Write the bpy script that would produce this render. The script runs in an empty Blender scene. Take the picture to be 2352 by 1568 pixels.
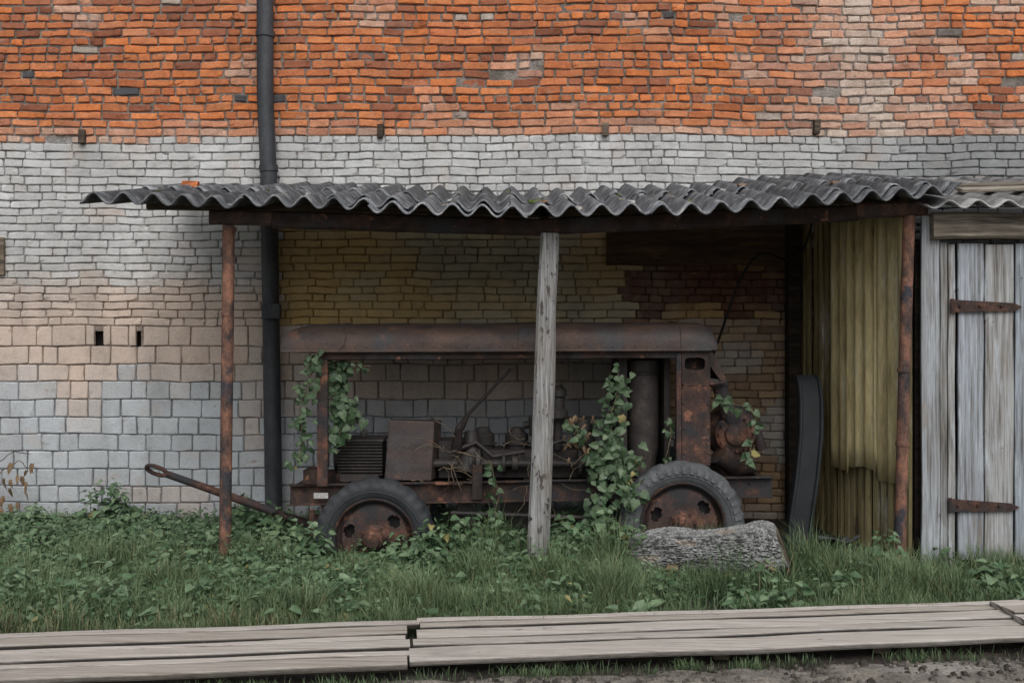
import bpy, math, random
import numpy as np
from mathutils import Vector, noise
R = random.Random(7)
rng = np.random.default_rng(7)
rad = math.radians
scene = bpy.context.scene

def nz(x, y, z=0.0):
    return noise.noise(Vector((x, y, z)))

# ------------------------------------------------------------ materials
def ramp_set(node, stops):
    e = node.color_ramp.elements
    while len(e) > 1:
        e.remove(e[-1])
    e[0].position = stops[0][0]; e[0].color = (*stops[0][1], 1)
    for p, c in stops[1:]:
        k = e.new(p); k.color = (*c, 1)

def make_mat(name, stops, scale=5, detail=8, stretch=(1, 1, 1), rough=0.85, bump=0.3, bscale=60,
             bstretch=None, metallic=0.0, fine=0.25, fscale=90, dist=0.01, spec=0.3,
             patch=None, translucent=0, patch2=None, patch3=None):
    """stops: colour ramp over noise; multiplied by the 'Col' attribute and a fine noise.
       patch: (scale, lo, hi, colour, stretch)"""
    m = bpy.data.materials.new(name); m.use_nodes = True
    nt = m.node_tree; N = nt.nodes; L = nt.links
    b = N['Principled BSDF']
    tc = N.new('ShaderNodeTexCoord')
    mp = N.new('ShaderNodeMapping'); mp.inputs['Scale'].default_value = stretch
    L.new(tc.outputs['Object'], mp.inputs['Vector'])
    n1 = N.new('ShaderNodeTexNoise'); n1.inputs['Scale'].default_value = scale
    n1.inputs['Detail'].default_value = detail; n1.inputs['Roughness'].default_value = 0.62
    L.new(mp.outputs[0], n1.inputs['Vector'])
    cr = N.new('ShaderNodeValToRGB'); ramp_set(cr, stops)
    L.new(n1.outputs['Fac'], cr.inputs[0])
    col = cr.outputs[0]
    at = N.new('ShaderNodeAttribute'); at.attribute_name = 'Col'
    mx = N.new('ShaderNodeMix'); mx.data_type = 'RGBA'; mx.blend_type = 'MULTIPLY'
    mx.inputs[0].default_value = 1
    L.new(col, mx.inputs[6]); L.new(at.outputs['Color'], mx.inputs[7])
    col = mx.outputs[2]
    for pi, pp in enumerate((patch, patch2, patch3)):
        if not pp: continue
        ps, lo, hi, pc, pst = pp
        mp2 = N.new('ShaderNodeMapping'); mp2.inputs['Scale'].default_value = pst
        mp2.inputs['Location'].default_value = (3.3 + 4 * pi, 1.7, 5.1)
        L.new(tc.outputs['Object'], mp2.inputs['Vector'])
        pn = N.new('ShaderNodeTexNoise'); pn.inputs['Scale'].default_value = ps
        pn.inputs['Detail'].default_value = 9; pn.inputs['Roughness'].default_value = 0.65
        L.new(mp2.outputs[0], pn.inputs['Vector'])
        mr = N.new('ShaderNodeMapRange'); mr.inputs[1].default_value = lo; mr.inputs[2].default_value = hi
        L.new(pn.outputs['Fac'], mr.inputs[0])
        m3 = N.new('ShaderNodeMix'); m3.data_type = 'RGBA'
        L.new(mr.outputs[0], m3.inputs[0]); L.new(col, m3.inputs[6]); m3.inputs[7].default_value = (*pc, 1)
        col = m3.outputs[2]
    fn = N.new('ShaderNodeTexNoise'); fn.inputs['Scale'].default_value = fscale
    fn.inputs['Detail'].default_value = 5
    L.new(mp.outputs[0], fn.inputs['Vector'])
    fr = N.new('ShaderNodeMapRange'); fr.inputs[1].default_value = 0.3; fr.inputs[2].default_value = 0.7
    fr.inputs[3].default_value = 1 - fine; fr.inputs[4].default_value = 1 + fine
    L.new(fn.outputs['Fac'], fr.inputs[0])
    m4 = N.new('ShaderNodeVectorMath'); m4.operation = 'SCALE'
    L.new(col, m4.inputs[0]); L.new(fr.outputs[0], m4.inputs['Scale'])
    L.new(m4.outputs[0], b.inputs['Base Color'])
    b.inputs['Roughness'].default_value = rough
    b.inputs['Metallic'].default_value = metallic
    b.inputs['Specular IOR Level'].default_value = spec
    if bump > 0:
        mb = N.new('ShaderNodeMapping'); mb.inputs['Scale'].default_value = bstretch or stretch
        L.new(tc.outputs['Object'], mb.inputs['Vector'])
        bn = N.new('ShaderNodeTexNoise'); bn.inputs['Scale'].default_value = bscale
        bn.inputs['Detail'].default_value = 8; bn.inputs['Roughness'].default_value = 0.65
        out = bn.outputs['Fac']
        L.new(mb.outputs[0], bn.inputs['Vector'])
        bp = N.new('ShaderNodeBump'); bp.inputs['Strength'].default_value = bump
        bp.inputs['Distance'].default_value = dist
        L.new(out, bp.inputs['Height']); L.new(bp.outputs[0], b.inputs['Normal'])
    if translucent:
        tr = N.new('ShaderNodeBsdfTranslucent'); L.new(m4.outputs[0], tr.inputs['Color'])
        ms = N.new('ShaderNodeMixShader'); ms.inputs[0].default_value = translucent
        L.new(b.outputs[0], ms.inputs[1]); L.new(tr.outputs[0], ms.inputs[2])
        L.new(ms.outputs[0], N['Material Output'].inputs['Surface'])
    return m

W1 = (1, 1, 1)
M_brick = make_mat('brick_surface', [(0.28, (.62, .58, .56)), (0.42, (.90, .89, .88)), (0.6, (1.05, 1.07, 1.08)), (0.75, (1.12, 1.20, 1.28))],
                   scale=11, bump=0.6, bscale=38, dist=0.010, fine=0.20, fscale=70, rough=0.92, spec=0.15,
                   patch=(10, 0.635, 0.70, (.25, .20, .17), (1, 1, 1.5)), patch2=(4, .60, .82, (.46, .30, .22), (1, 1, 1.3)),
                   patch3=(2.2, .52, 1.1, (.16, .085, .06), (1, 1, 1)))
M_paint = make_mat('painted_brick_surface', [(0.25, (.76, .75, .74)), (0.45, (.97, .97, .97)), (0.7, (1.07, 1.07, 1.07))],
                   scale=7, bump=0.65, bscale=36, dist=0.009, fine=0.10, fscale=60, rough=0.85, spec=0.2,
                   patch=(9, 0.61, 0.72, (.32, .26, .22), (1, 1, 1.5)), patch2=(1.3, .45, 1.1, (.20, .19, .18), (1.5, 1, .35)),
                   patch3=(2.5, .55, .95, (.42, .30, .22), (1, 1, 1)))
M_mortar = make_mat('mortar', [(0.3, (.6, .6, .6)), (0.7, (1.15, 1.15, 1.15))], scale=14, bump=1.0, bscale=40,
                    dist=0.02, fine=0.3, rough=0.95, spec=0.1)
M_rust = make_mat('rusty_metal', [(0.30, (.028, .024, .023)), (0.48, (.060, .040, .033)), (0.60, (.11, .062, .044)), (0.74, (.18, .090, .060))],
                  scale=9, bump=0.5, bscale=70, dist=0.006, fine=0.35, rough=0.8, spec=0.3,
                  patch=(3.2, 0.48, 0.60, (.032, .031, .034), (1, 1, 1)), patch2=(6, .60, .66, (.20, .095, .062), (1, 1, 1)))
M_rustpost = make_mat('rusty_pipe_metal', [(0.36, (.034, .031, .034)), (0.46, (.095, .056, .044)), (0.58, (.20, .10, .068)), (0.72, (.31, .15, .095))],
                  scale=8, stretch=(1, 1, .55), bump=0.5, bscale=60, dist=0.005, fine=0.35, rough=0.8, spec=0.3,
                  patch=(5, 0.53, 0.59, (.040, .040, .048), (1, 1, .6)))
M_dark = make_mat('oily_dark_metal', [(0.3, (.014, .013, .013)), (0.6, (.038, .032, .030)), (0.75, (.075, .046, .035))],
                  scale=10, bump=0.4, bscale=60, dist=0.005, fine=0.3, rough=0.6, spec=0.4)
M_canopy = make_mat('rusted_hood_metal', [(0.3, (.035, .028, .027)), (0.48, (.075, .050, .041)), (0.68, (.125, .075, .056))],
                  scale=5, stretch=(.6, 1, 1.3), bump=0.35, bscale=40, dist=0.006, fine=0.3, rough=0.62, spec=0.4,
                  patch=(2.4, 0.50, 0.62, (.060, .056, .058), (1, 1, 1)), patch2=(5, .61, .68, (.15, .080, .055), (1, 1, 1)))
M_pipe = make_mat('black_painted_pipe', [(0.3, (.020, .022, .026)), (0.62, (.050, .055, .062)), (0.78, (.10, .07, .055))],
                  scale=6, stretch=(1, 1, .4), bump=0.35, bscale=50, dist=0.004, fine=0.3, rough=0.6, spec=0.4)
M_slate = make_mat('asbestos_slate', [(0.3, (.038, .040, .044)), (0.5, (.080, .084, .090)), (0.64, (.16, .165, .17)), (0.76, (.33, .33, .32))],
                  scale=10, bump=0.6, bscale=90, dist=0.006, fine=0.5, fscale=140, rough=0.9, spec=0.2,
                  patch=(6, 0.62, 0.74, (.26, .26, .245), (1, .5, 1)))
M_slate2 = make_mat('pale_asbestos_slate', [(0.3, (.09, .09, .09)), (0.5, (.20, .20, .198)), (0.7, (.33, .33, .32))],
                  scale=9, bump=0.6, bscale=90, dist=0.006, fine=0.4, fscale=140, rough=0.9, spec=0.2)
M_woodv = make_mat('weathered_wood_vertical', [(0.30, (.08, .07, .06)), (0.42, (.23, .228, .225)), (0.55, (.34, .355, .37)), (0.72, (.43, .45, .47))],
                  scale=5.0, stretch=(10, 10, .35), bump=0.6, bscale=9, bstretch=(9, 9, .3), dist=0.008, fine=0.25, fscale=18, rough=0.85, spec=0.2,
                  patch=(2.0, 0.54, 0.70, (.22, .18, .14), (3, 3, .7)), patch2=(2.4, .56, .74, (.46, .51, .55), (4, 4, .7)), patch3=(7, .66, .69, (.08, .07, .06), (2, 2, 1)))
M_post = make_mat('grey_timber_post', [(0.30, (.06, .055, .05)), (0.40, (.20, .20, .195)), (0.7, (.35, .355, .355))],
                  scale=6, stretch=(9, 9, .35), bump=0.9, bscale=9, bstretch=(9, 9, .3), dist=0.012, fine=0.28, fscale=18, rough=0.85, spec=0.2,
                  patch=(6, 0.57, 0.60, (.040, .034, .030), (3.5, 3.5, 1.4)), patch2=(1.3, .50, .75, (.17, .15, .13), (2, 2, 1)))
M_wooddark = make_mat('old_dark_timber', [(0.3, (.026, .021, .017)), (0.5, (.065, .050, .037)), (0.7, (.12, .094, .067))],
                  scale=3, stretch=(.7, 8, 8), bump=0.6, bscale=8, bstretch=(.6, 9, 9), dist=0.008, fine=0.3, fscale=14, rough=0.85, spec=0.2)
M_lintel = make_mat('weathered_timber_beam', [(0.3, (.05, .043, .036)), (0.48, (.16, .138, .11)), (0.7, (.29, .255, .21))],
                  scale=3, stretch=(.6, 9, 9), bump=0.7, bscale=8, bstretch=(.6, 9, 9), dist=0.008, fine=0.3, fscale=14, rough=0.85, spec=0.2)
M_board = make_mat('boardwalk_wood', [(0.30, (.22, .19, .165)), (0.42, (.38, .35, .32)), (0.7, (.50, .475, .445))],
                  scale=3, stretch=(.35, 14, 8), bump=0.6, bscale=8, bstretch=(.4, 12, 10), dist=0.006, fine=0.22, fscale=14, rough=0.85, spec=0.2,
                  patch=(2.2, 0.54, 0.80, (.25, .22, .20), (.8, 1.5, 1)), patch2=(5, .66, .72, (.12, .10, .085), (1, 2, 1)))
M_yellow = make_mat('yellow_painted_cladding', [(0.30, (.17, .135, .075)), (0.42, (.45, .37, .185)), (0.6, (.58, .49, .27)), (0.78, (.62, .58, .44))],
                  scale=3.4, stretch=(3, 3, .5), bump=0.4, bscale=12, bstretch=(5, 5, .6), dist=0.006, fine=0.16, fscale=20, rough=0.8, spec=0.25,
                  patch=(2.2, 0.58, 0.74, (.17, .14, .085), (2, 2, .5)), patch2=(1.8, .56, .76, (.55, .53, .45), (2, 2, .6)))
M_rubber = make_mat('old_rubber', [(0.3, (.022, .024, .028)), (0.6, (.040, .044, .049)), (0.75, (.07, .073, .076))],
                  scale=6, bump=0.25, bscale=60, dist=0.004, fine=0.25, rough=0.7, spec=0.35)
M_rubberpale = make_mat('dusty_rubber', [(0.3, (.055, .06, .066)), (0.6, (.10, .105, .11)), (0.75, (.17, .17, .17))],
                  scale=6, bump=0.25, bscale=60, dist=0.004, fine=0.25, rough=0.85, spec=0.2)
M_bark = make_mat('tree_bark', [(0.32, (.72, .71, .70)), (0.5, (1, 1, 1)), (0.7, (1.25, 1.25, 1.25))],
                  scale=14, bump=0.8, bscale=50, dist=0.012, fine=0.35, fscale=90, rough=0.95, spec=0.1)
M_cutwood = make_mat('cut_wood', [(0.3, (.07, .055, .04)), (0.7, (.18, .145, .11))], scale=8, stretch=(1, 1, 1), bump=0.5, bscale=40)
M_leaf = make_mat('leaf', [(0.3, (.75, .75, .75)), (0.7, (1.2, 1.2, 1.2))], scale=12, bump=0, fine=0.15, rough=0.5, spec=0.4, translucent=0.2)
M_grass = make_mat('grass_blade', [(0.3, (.8, .8, .8)), (0.7, (1.15, 1.15, 1.15))], scale=2, bump=0, fine=0.1, rough=0.55, spec=0.35, translucent=0.2)
M_ground = make_mat('soil', [(0.3, (.55, .55, .55)), (0.5, (.95, .95, .95)), (0.7, (1.35, 1.33, 1.3))], scale=6, bump=1.0, bscale=22, dist=0.03,
                    fine=0.35, fscale=60, rough=0.9, spec=0.25, patch=(1.5, 0.54, 0.64, (.045, .040, .037), (1, 2.2, 1)))
M_black = make_mat('black_cable', [(0.3, (.01, .01, .01)), (0.7, (.03, .03, .03))], scale=5, bump=0, rough=0.6)
M_white = make_mat('enamel_plate', [(0.3, (.30, .30, .29)), (0.7, (.5, .5, .48))], scale=30, bump=0.1, rough=0.5)

# ------------------------------------------------------------ mesh helpers
class MB:
    def __init__(s):
        s.v = []; s.f = []; s.c = []
    def add(s, vs, fs, col=W1):
        o = len(s.v)
        s.v.extend([tuple(p) for p in vs]); s.f.extend([tuple(i + o for i in f) for f in fs])
        if isinstance(col, list): s.c.extend(col)
        else: s.c.extend([col] * len(vs))
    def box(s, x0, x1, y0, y1, z0, z1, col=W1, j=0.0):
        vs = [(x, y, z) for x in (x0, x1) for y in (y0, y1) for z in (z0, z1)]
        if j: vs = [tuple(a + R.uniform(-j, j) for a in p) for p in vs]
        s.add(vs, [(0, 1, 3, 2), (4, 6, 7, 5), (0, 4, 5, 1), (2, 3, 7, 6), (0, 2, 6, 4), (1, 5, 7, 3)], col)
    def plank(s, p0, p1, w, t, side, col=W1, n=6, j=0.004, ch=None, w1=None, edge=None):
        """edge: colour factor painting gap shade onto the narrow side faces"""
        p0 = Vector(p0); p1 = Vector(p1); d = (p1 - p0).normalized(); sd = Vector(side)
        sd = (sd - d * sd.dot(d)).normalized(); up = d.cross(sd)
        ch = ch if ch is not None else min(w, t) * 0.18
        w1 = w1 or w
        vs = []; fs = []; cs = []
        sh = Vector((R.uniform(-9, 9), R.uniform(-9, 9), 0))
        for i in range(n + 1):
            k = i / n; c = p0.lerp(p1, k); ww = (w + (w1 - w) * k) / 2; tt = t / 2
            a = j * noise.noise(Vector((k * 5, 0, 0)) + sh); b2 = j * noise.noise(Vector((k * 5, 3, 0)) + sh)
            a2 = j * noise.noise(Vector((k * 5, 7, 0)) + sh)
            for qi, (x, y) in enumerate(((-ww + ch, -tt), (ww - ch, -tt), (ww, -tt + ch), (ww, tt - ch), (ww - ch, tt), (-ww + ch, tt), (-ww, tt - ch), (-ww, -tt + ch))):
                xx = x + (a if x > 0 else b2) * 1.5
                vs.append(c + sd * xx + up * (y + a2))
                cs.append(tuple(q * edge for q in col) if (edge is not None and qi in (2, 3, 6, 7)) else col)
        for i in range(n):
            for q in range(8):
                r = (q + 1) % 8
                fs.append((i * 8 + q, i * 8 + r, (i + 1) * 8 + r, (i + 1) * 8 + q))
        fs.append(tuple(range(7, -1, -1))); fs.append(tuple(n * 8 + q for q in range(8)))
        s.add(vs, fs, cs)
    def tube(s, pts, rr, n=12, col=W1, cap=True):
        pts = [Vector(p) for p in pts]
        if not hasattr(rr, '__len__'): rr = [rr] * len(pts)
        vs = []; fs = []
        t0 = (pts[1] - pts[0]).normalized()
        up = Vector((0, 0, 1)) if abs(t0.z) < 0.9 else Vector((0, 1, 0))
        u = t0.cross(up).normalized()
        for i, p in enumerate(pts):
            t = (pts[min(i + 1, len(pts) - 1)] - pts[max(i - 1, 0)]).normalized()
            u = (u - t * u.dot(t)).normalized(); w = t.cross(u)
            for k in range(n):
                a = 2 * math.pi * k / n
                vs.append(p + (u * math.cos(a) + w * math.sin(a)) * rr[i])
        for i in range(len(pts) - 1):
            for k in range(n):
                q = (k + 1) % n
                fs.append((i * n + k, i * n + q, (i + 1) * n + q, (i + 1) * n + k))
        if cap:
            fs.append(tuple(range(n - 1, -1, -1))); fs.append(tuple((len(pts) - 1) * n + k for k in range(n)))
        s.add(vs, fs, col)
    def lathe(s, prof, c, axis='Y', n=48, col=W1, mod=None):
        vs = []; fs = []
        for i, (r, h) in enumerate(prof):
            for k in range(n):
                a = 2 * math.pi * k / n; q = r + (mod(i, k) if mod else 0)
                if axis == 'Y': vs.append((c[0] + q * math.cos(a), c[1] + h, c[2] + q * math.sin(a)))
                elif axis == 'Z': vs.append((c[0] + q * math.cos(a), c[1] + q * math.sin(a), c[2] + h))
                else: vs.append((c[0] + h, c[1] + q * math.cos(a), c[2] + q * math.sin(a)))
        for i in range(len(prof) - 1):
            for k in range(n):
                q = (k + 1) % n
                fs.append((i * n + k, i * n + q, (i + 1) * n + q, (i + 1) * n + k))
        s.add(vs, fs, col)
    def obj(s, name, mat, parent=None, smooth=None, bevel=0, solid=0, loc=None):
        me = bpy.data.meshes.new(name); me.from_pydata(s.v, [], s.f); me.update()
        ca = me.color_attributes.new('Col', 'FLOAT_COLOR', 'POINT')
        a = np.ones((len(s.v), 4), np.float32); a[:, :3] = np.array(s.c, np.float32).reshape(-1, 3)
        ca.data.foreach_set('color', a.ravel())
        me.materials.append(mat)
        o = bpy.data.objects.new(name, me); scene.collection.objects.link(o)
        if smooth is not None:
            me.shade_smooth(); me.set_sharp_from_angle(angle=rad(smooth))
        if solid:
            md = o.modifiers.new('solid', 'SOLIDIFY'); md.thickness = solid; md.offset = 0
        if bevel:
            md = o.modifiers.new('bevel', 'BEVEL'); md.width = bevel; md.segments = 2; md.limit_method = 'ANGLE'; md.angle_limit = rad(40)
        if parent: o.parent = parent
        if loc: o.location = loc
        return o

def empty(name):
    o = bpy.data.objects.new(name, None); o.empty_display_size = 0.3
    scene.collection.objects.link(o); return o

def quads_obj(name, V, F, C, mat, parent=None, smooth=False):
    me = bpy.data.meshes.new(name)
    nv, nf, k = len(V), len(F), F.shape[1]
    me.vertices.add(nv); me.vertices.foreach_set('co', V.astype(np.float32).ravel())
    me.loops.add(nf * k); me.loops.foreach_set('vertex_index', F.astype(np.int32).ravel())
    me.polygons.add(nf); me.polygons.foreach_set('loop_start', np.arange(0, nf * k, k, dtype=np.int32))
    me.polygons.foreach_set('use_smooth', np.full(nf, smooth, dtype=bool))
    me.update(calc_edges=True); me.validate()
    ca = me.color_attributes.new('Col', 'FLOAT_COLOR', 'POINT')
    a = np.ones((nv, 4), np.float32); a[:, :3] = C
    ca.data.foreach_set('color', a.ravel())
    me.materials.append(mat)
    o = bpy.data.objects.new(name, me); scene.collection.objects.link(o)
    if parent: o.parent = parent
    return o

# ------------------------------------------------------------ brick building
WY = 9.53
bld = empty('brick_building')

def mixc(a, b, t):
    t = max(0, min(1, t)); return tuple(a[i] * (1 - t) + b[i] * t for i in range(3))
def scl(a, k): return tuple(x * k for x in a)
def sst(a, b, x):
    t = max(0, min(1, (x - a) / (b - a))); return t * t * (3 - 2 * t)

WHITE = (.50, .505, .50); BLUEG = (.42, .445, .465); PEACH = (.54, .42, .34); OCHRE = (.45, .31, .125)
OLIVE = (.36, .33, .235); MORT = (.27, .24, .21)

def paint_line(x): return 3.615 + (x + 4.9) / 9.8 * .07 + .02 * nz(x * 2, 4)
def paint(x, z, r, mortar=False):
    n1 = nz(x * .55, z * .7, 1.3); n2 = nz(x * 1.8, z * 2.2, 8.1); n3 = nz(x * 5, z * 5, 2.2)
    pl = paint_line(x)
    if z > pl:
        pale = math.exp(-((x - 3.35 - .35 * n2 - .1 * n3) / .52) ** 2) * 1.0
        pale = max(pale, .65 * sst(.15, .5, n2 + .4 * sst(1.4, 2.8, x) - .12), .7 * (1 - sst(.0, .22 + .15 * n3, z - pl)))
        if mortar:
            return mixc(scl(MORT, .85 + .4 * n3), (.40, .36, .33), pale * .7), True
        t = r.gauss(.5, .26) + n1 * .45 + .25 * n2
        if x < -2.3: t -= .12
        if t > .48: c = mixc((.60, .190, .065), (.56, .21, .090), r.random())
        elif t > .14: c = mixc((.46, .150, .065), (.54, .20, .09), r.random())
        else: c = mixc((.26, .100, .06), (.39, .145, .08), r.random())
        if r.random() < .005: c = (.08, .08, .085)
        if r.random() < .010: c = (.40, .34, .29)
        c = scl(c, r.uniform(.80, 1.10))
        if pale > .04: c = mixc(c, (.53, .43, .36), pale * r.uniform(.3, 1.3))
        return c, True
    inside = x > -2.28 and z < 3.02
    if inside and x < 2.9:
        if x < 1.1 + (.15 if z > 2.35 else 0):
            if z > 1.86:
                t = .45 + 1.1 * n2 + .5 * n1 + (.25 if x < -.9 else -.12) + r.uniform(-.12, .12)
                c = mixc(OLIVE, OCHRE, t)
            else:
                c = mixc(PEACH, (.44, .43, .41), .35 + .9 * n2 + .3 * sst(-.6, .6, x))
                c = mixc(BLUEG, c, sst(.95, 1.25, z + .15 * n2))
                c = scl(c, .90)
        else:
            if z > 1.9:
                c = mixc((.11, .052, .036), (.34, .225, .10), sst(.22, .65, n2 + n3 * .5 + r.uniform(-.2, .3) + .25 * sst(2.3, 1.9, z)))
            else:
                c = mixc((.35, .25, .14), (.21, .125, .08), r.random())
                c = mixc(c, (.34, .32, .29), sst(.05, .5, n2 + .12))
            c = scl(c, r.uniform(.8, 1.1))
    else:
        pk = sst(1.05, 1.6, z + .35 * n2 + .12 * n3) * (1 - sst(2.0, 2.55, z + .3 * n2 + .15 * n3))
        c = mixc(mixc(BLUEG, WHITE, sst(.9, 2.4, z)), PEACH, pk * .85)
        if z > 2.9:
            c = mixc(c, (.22, .23, .24), .8 * sst(2.2, 4.6, x + .9 * n2 + 1.5 * (3.5 - z)))
        c = mixc(c, PEACH, .45 * sst(.28, .6, n2) * (1 if z < 3 else .3))
        c = scl(c, 1 + .12 * n1)
    if mortar: return scl(c, .60 + .30 * n3), False
    return scl(c, r.uniform(.90, 1.06)), False

def wob(x, z): return .026 * nz(x * .45, z * .8, 5) + .013 * nz(x * 2.4, z * 3, 9)

class Bricks:
    def __init__(s): s.V = []; s.F = []; s.C = []; s.n = 0
    def brick(s, x0, x1, z0, z1, y, col, r, rough=1.0):
        w = x1 - x0; h = z1 - z0
        ex = .008 / w; ez = .007 / h
        U = [0, ex, .28, .52, .76, 1 - ex, 1] if w > .16 else [0, ex, .5, 1 - ex, 1]
        Vv = [0, ez, .5, 1 - ez, 1]
        nx = len(U); nzz = len(Vv)
        tx = r.uniform(-.004, .004) * rough; tz = r.uniform(-.003, .003) * rough; tw = r.uniform(-.004, .004) * rough
        chip = r.random() < .16 * rough; chi = r.choice([0, nx - 1]); chj = r.choice([0, nzz - 1])
        V = []
        for j in range(nzz):
            for i in range(nx):
                u = U[i]; v = Vv[j]
                e = (i in (0, nx - 1)) + (j in (0, nzz - 1))
                jj = .0032 * rough
                x = x0 + u * w + r.uniform(-jj, jj) * (1.0 if e else .5)
                z = z0 + v * h + r.uniform(-jj, jj) * (1.0 if e else .5) + tw * (u - .5) * 2
                yy = y + (u - .5) * tx * 2 + (v - .5) * tz * 2 + r.uniform(-.0009, .0009) * rough
                if e == 2:
                    yy += .007 + r.random() ** 3 * .010 * rough
                    x += (.005 if i == 0 else -.005); z += (.005 if j == 0 else -.005)
                elif e: yy += .0035 + r.random() ** 3 * .010 * rough
                if chip and abs(i - chi) <= 1 and abs(j - chj) <= 1: yy += .012
                V.append((x, yy, z + wob(x, z)))
        per = [(i, 0) for i in range(nx)] + [(nx - 1, j) for j in range(1, nzz)] + [(i, nzz - 1) for i in range(nx - 2, -1, -1)] + [(0, j) for j in range(nzz - 2, 0, -1)]
        o = len(V)
        for (i, j) in per:
            x = x0 + U[i] * w; z = z0 + Vv[j] * h
            V.append((x, y + .04, z + wob(x, z)))
        F = []
        for j in range(nzz - 1):
            for i in range(nx - 1):
                a = j * nx + i; F.append((a, a + 1, a + nx + 1, a + nx))
        m = len(per)
        for k in range(m):
            q = (k + 1) % m
            a = per[k][1] * nx + per[k][0]; b = per[q][1] * nx + per[q][0]
            F.append((b, a, o + k, o + q))
        s.V += V; s.F += [tuple(i + s.n for i in f) for f in F]; s.C += [col] * len(V); s.n += len(V)

bare = Bricks(); ptd = Bricks()
XL, XR, ZT = -7.0, 7.0, 6.2
holes = [(-3.95, 1.74, .045), (-3.575, 1.74, .022)]
plugs = [(-4.1, 3.66), (-1.255, 3.71), (.89, 3.725), (2.91, 3.75)]
def lay_rows(z0, ztop, pitch, xa, xb, widths, gap, seed):
    r = random.Random(seed); z = z0; row = 0
    while z < ztop - .01:
        p = pitch * r.uniform(.95, 1.05)
        if z + p > ztop - pitch * .4: p = ztop - z
        x = xa - r.uniform(0, .2)
        hdr = r.random() < .16
        while x < xb:
            w = r.choices(widths[0], widths[1])[0] * r.uniform(.90, 1.08)
            if hdr and pitch < .1: w = .125 * r.uniform(.95, 1.05)
            x1 = min(x + w, xb)
            a = max(x, xa)
            if x1 - a > .05:
                cx, cz = (a + x1) / 2, z + p / 2
                c, isb = paint(cx, cz, r)
                gg = gap * 1.12 if isb else gap * .70
                g = gg * r.uniform(.5, 1.5); g2 = gg * r.uniform(.6, 1.35)
                hole = any(a < hx < x1 and abs(cz - hz) < p / 2 for hx, hz, hw in holes)
                y = WY - .016 + r.uniform(-.005, .005) * (1.2 if isb else .8)
                if isb and r.random() < .02: y += .012
                xa2 = a + g / 2; xb2 = x1 - g / 2
                if hole:
                    hx, hw = [(q[0], q[2]) for q in holes if a < q[0] < x1][0]
                    for (u0, u1) in ((xa2, hx - hw), (hx + hw, xb2)):
                        if u1 - u0 > .05: ptd.brick(u0, u1, z + g2 / 2, z + p - g2 / 2, y, c, r, .8)
                    x = x1; continue
                if isb and r.random() < .003: x = x1; continue
                (bare if isb else ptd).brick(xa2, xb2, z + g2 / 2, z + p - g2 / 2, y, c, r, 1.15 if isb else .9)
            x = x1
        z += p; row += 1
sw = ([.26, .13, .20], [8, 2.4, .8])
lay_rows(1.84, ZT, .0765, XL, XR, sw, .0145, 11)
lay_rows(-.15, 1.84, .163, XL, 1.10, ([.14, .19, .30, .38, .24], [4, 4, 2.5, 1, 3]), .017, 12)
lay_rows(-.15, 1.84, .0765, 1.10, XR, sw, .0145, 13)
def split_obj(name, B, mat):
    quads_obj(name, np.array(B.V), np.array(B.F), np.array(B.C), mat, bld)
split_obj('bare_bricks', bare, M_brick); split_obj('painted_bricks', ptd, M_paint)
xs = np.linspace(XL, XR, 281); zs = np.linspace(-.3, ZT, 131)
V = []; C = []
rm = random.Random(5)
for z in zs:
    for x in xs:
        V.append((x, WY + .001 + .010 * nz(x * 7, z * 7), z)); C.append(paint(x, z, rm, True)[0])
nx = len(xs)
F = [(j * nx + i, j * nx + i + 1, (j + 1) * nx + i + 1, (j + 1) * nx + i) for j in range(len(zs) - 1) for i in range(nx - 1)]
F = [f for f in F if not any(abs(V[f[0]][0] + .025 - hx) < .05 and abs(V[f[0]][2] + .025 - hz) < .07 for hx, hz, hw in holes)]
quads_obj('mortar', np.array(V), np.array(F), np.array(C), M_mortar, bld)
mb = MB(); mb.box(XL, XR, WY + .12, WY + 6, -.3, ZT - .01, (.06, .055, .05)); mb.obj('wall_core', M_mortar, bld)
mb = MB()
for (x, z) in plugs:
    mb.box(x - .028, x + .028, WY - .06, WY + .02, z - .07, z + .06, scl(W1, R.uniform(.7, 2.2)), .008)
mb.box(-5.3, -4.84, WY - .05, WY + .02, 2.33, 2.69, (2.2, 2.3, 2.3), .004)
mb.obj('wooden_plugs', M_wooddark, bld, bevel=.005)
mb = MB(); mb.plank((.90, WY - .05, 2.605), (2.68, WY - .05, 2.60), .36, .09, (0, 0, 1), (1.2, 1.0, .8), 14, .012)
mb.obj('timber_lintel', M_wooddark, bld)

# drainpipe
dp = empty('drainpipe')
mb = MB()
mb.tube([(-2.335, 9.40, 6.2), (-2.33, 9.40, 4.0), (-2.30, 9.40, 3.32)], .078, 20)
mb.tube([(-2.30, 9.40, 3.36), (-2.295, 9.40, 3.30)], .088, 20)
mb.tube([(-2.298, 9.40, 3.31), (-2.28, 9.40, 2.2), (-2.245, 9.38, .1)], .080, 20)
mb.tube([(-2.33, 9.40, 4.62), (-2.33, 9.40, 4.57)], .088, 20)
mb.obj('pipe', M_pipe, dp, smooth=40)
mb = MB(); mb.box(-2.33, -2.16, 9.26, 9.33, 1.92, 2.05); mb.box(-2.34, -2.15, 9.25, 9.262, 1.91, 1.925)
mb.obj('bracket_box', M_pipe, dp, bevel=.006)

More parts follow.
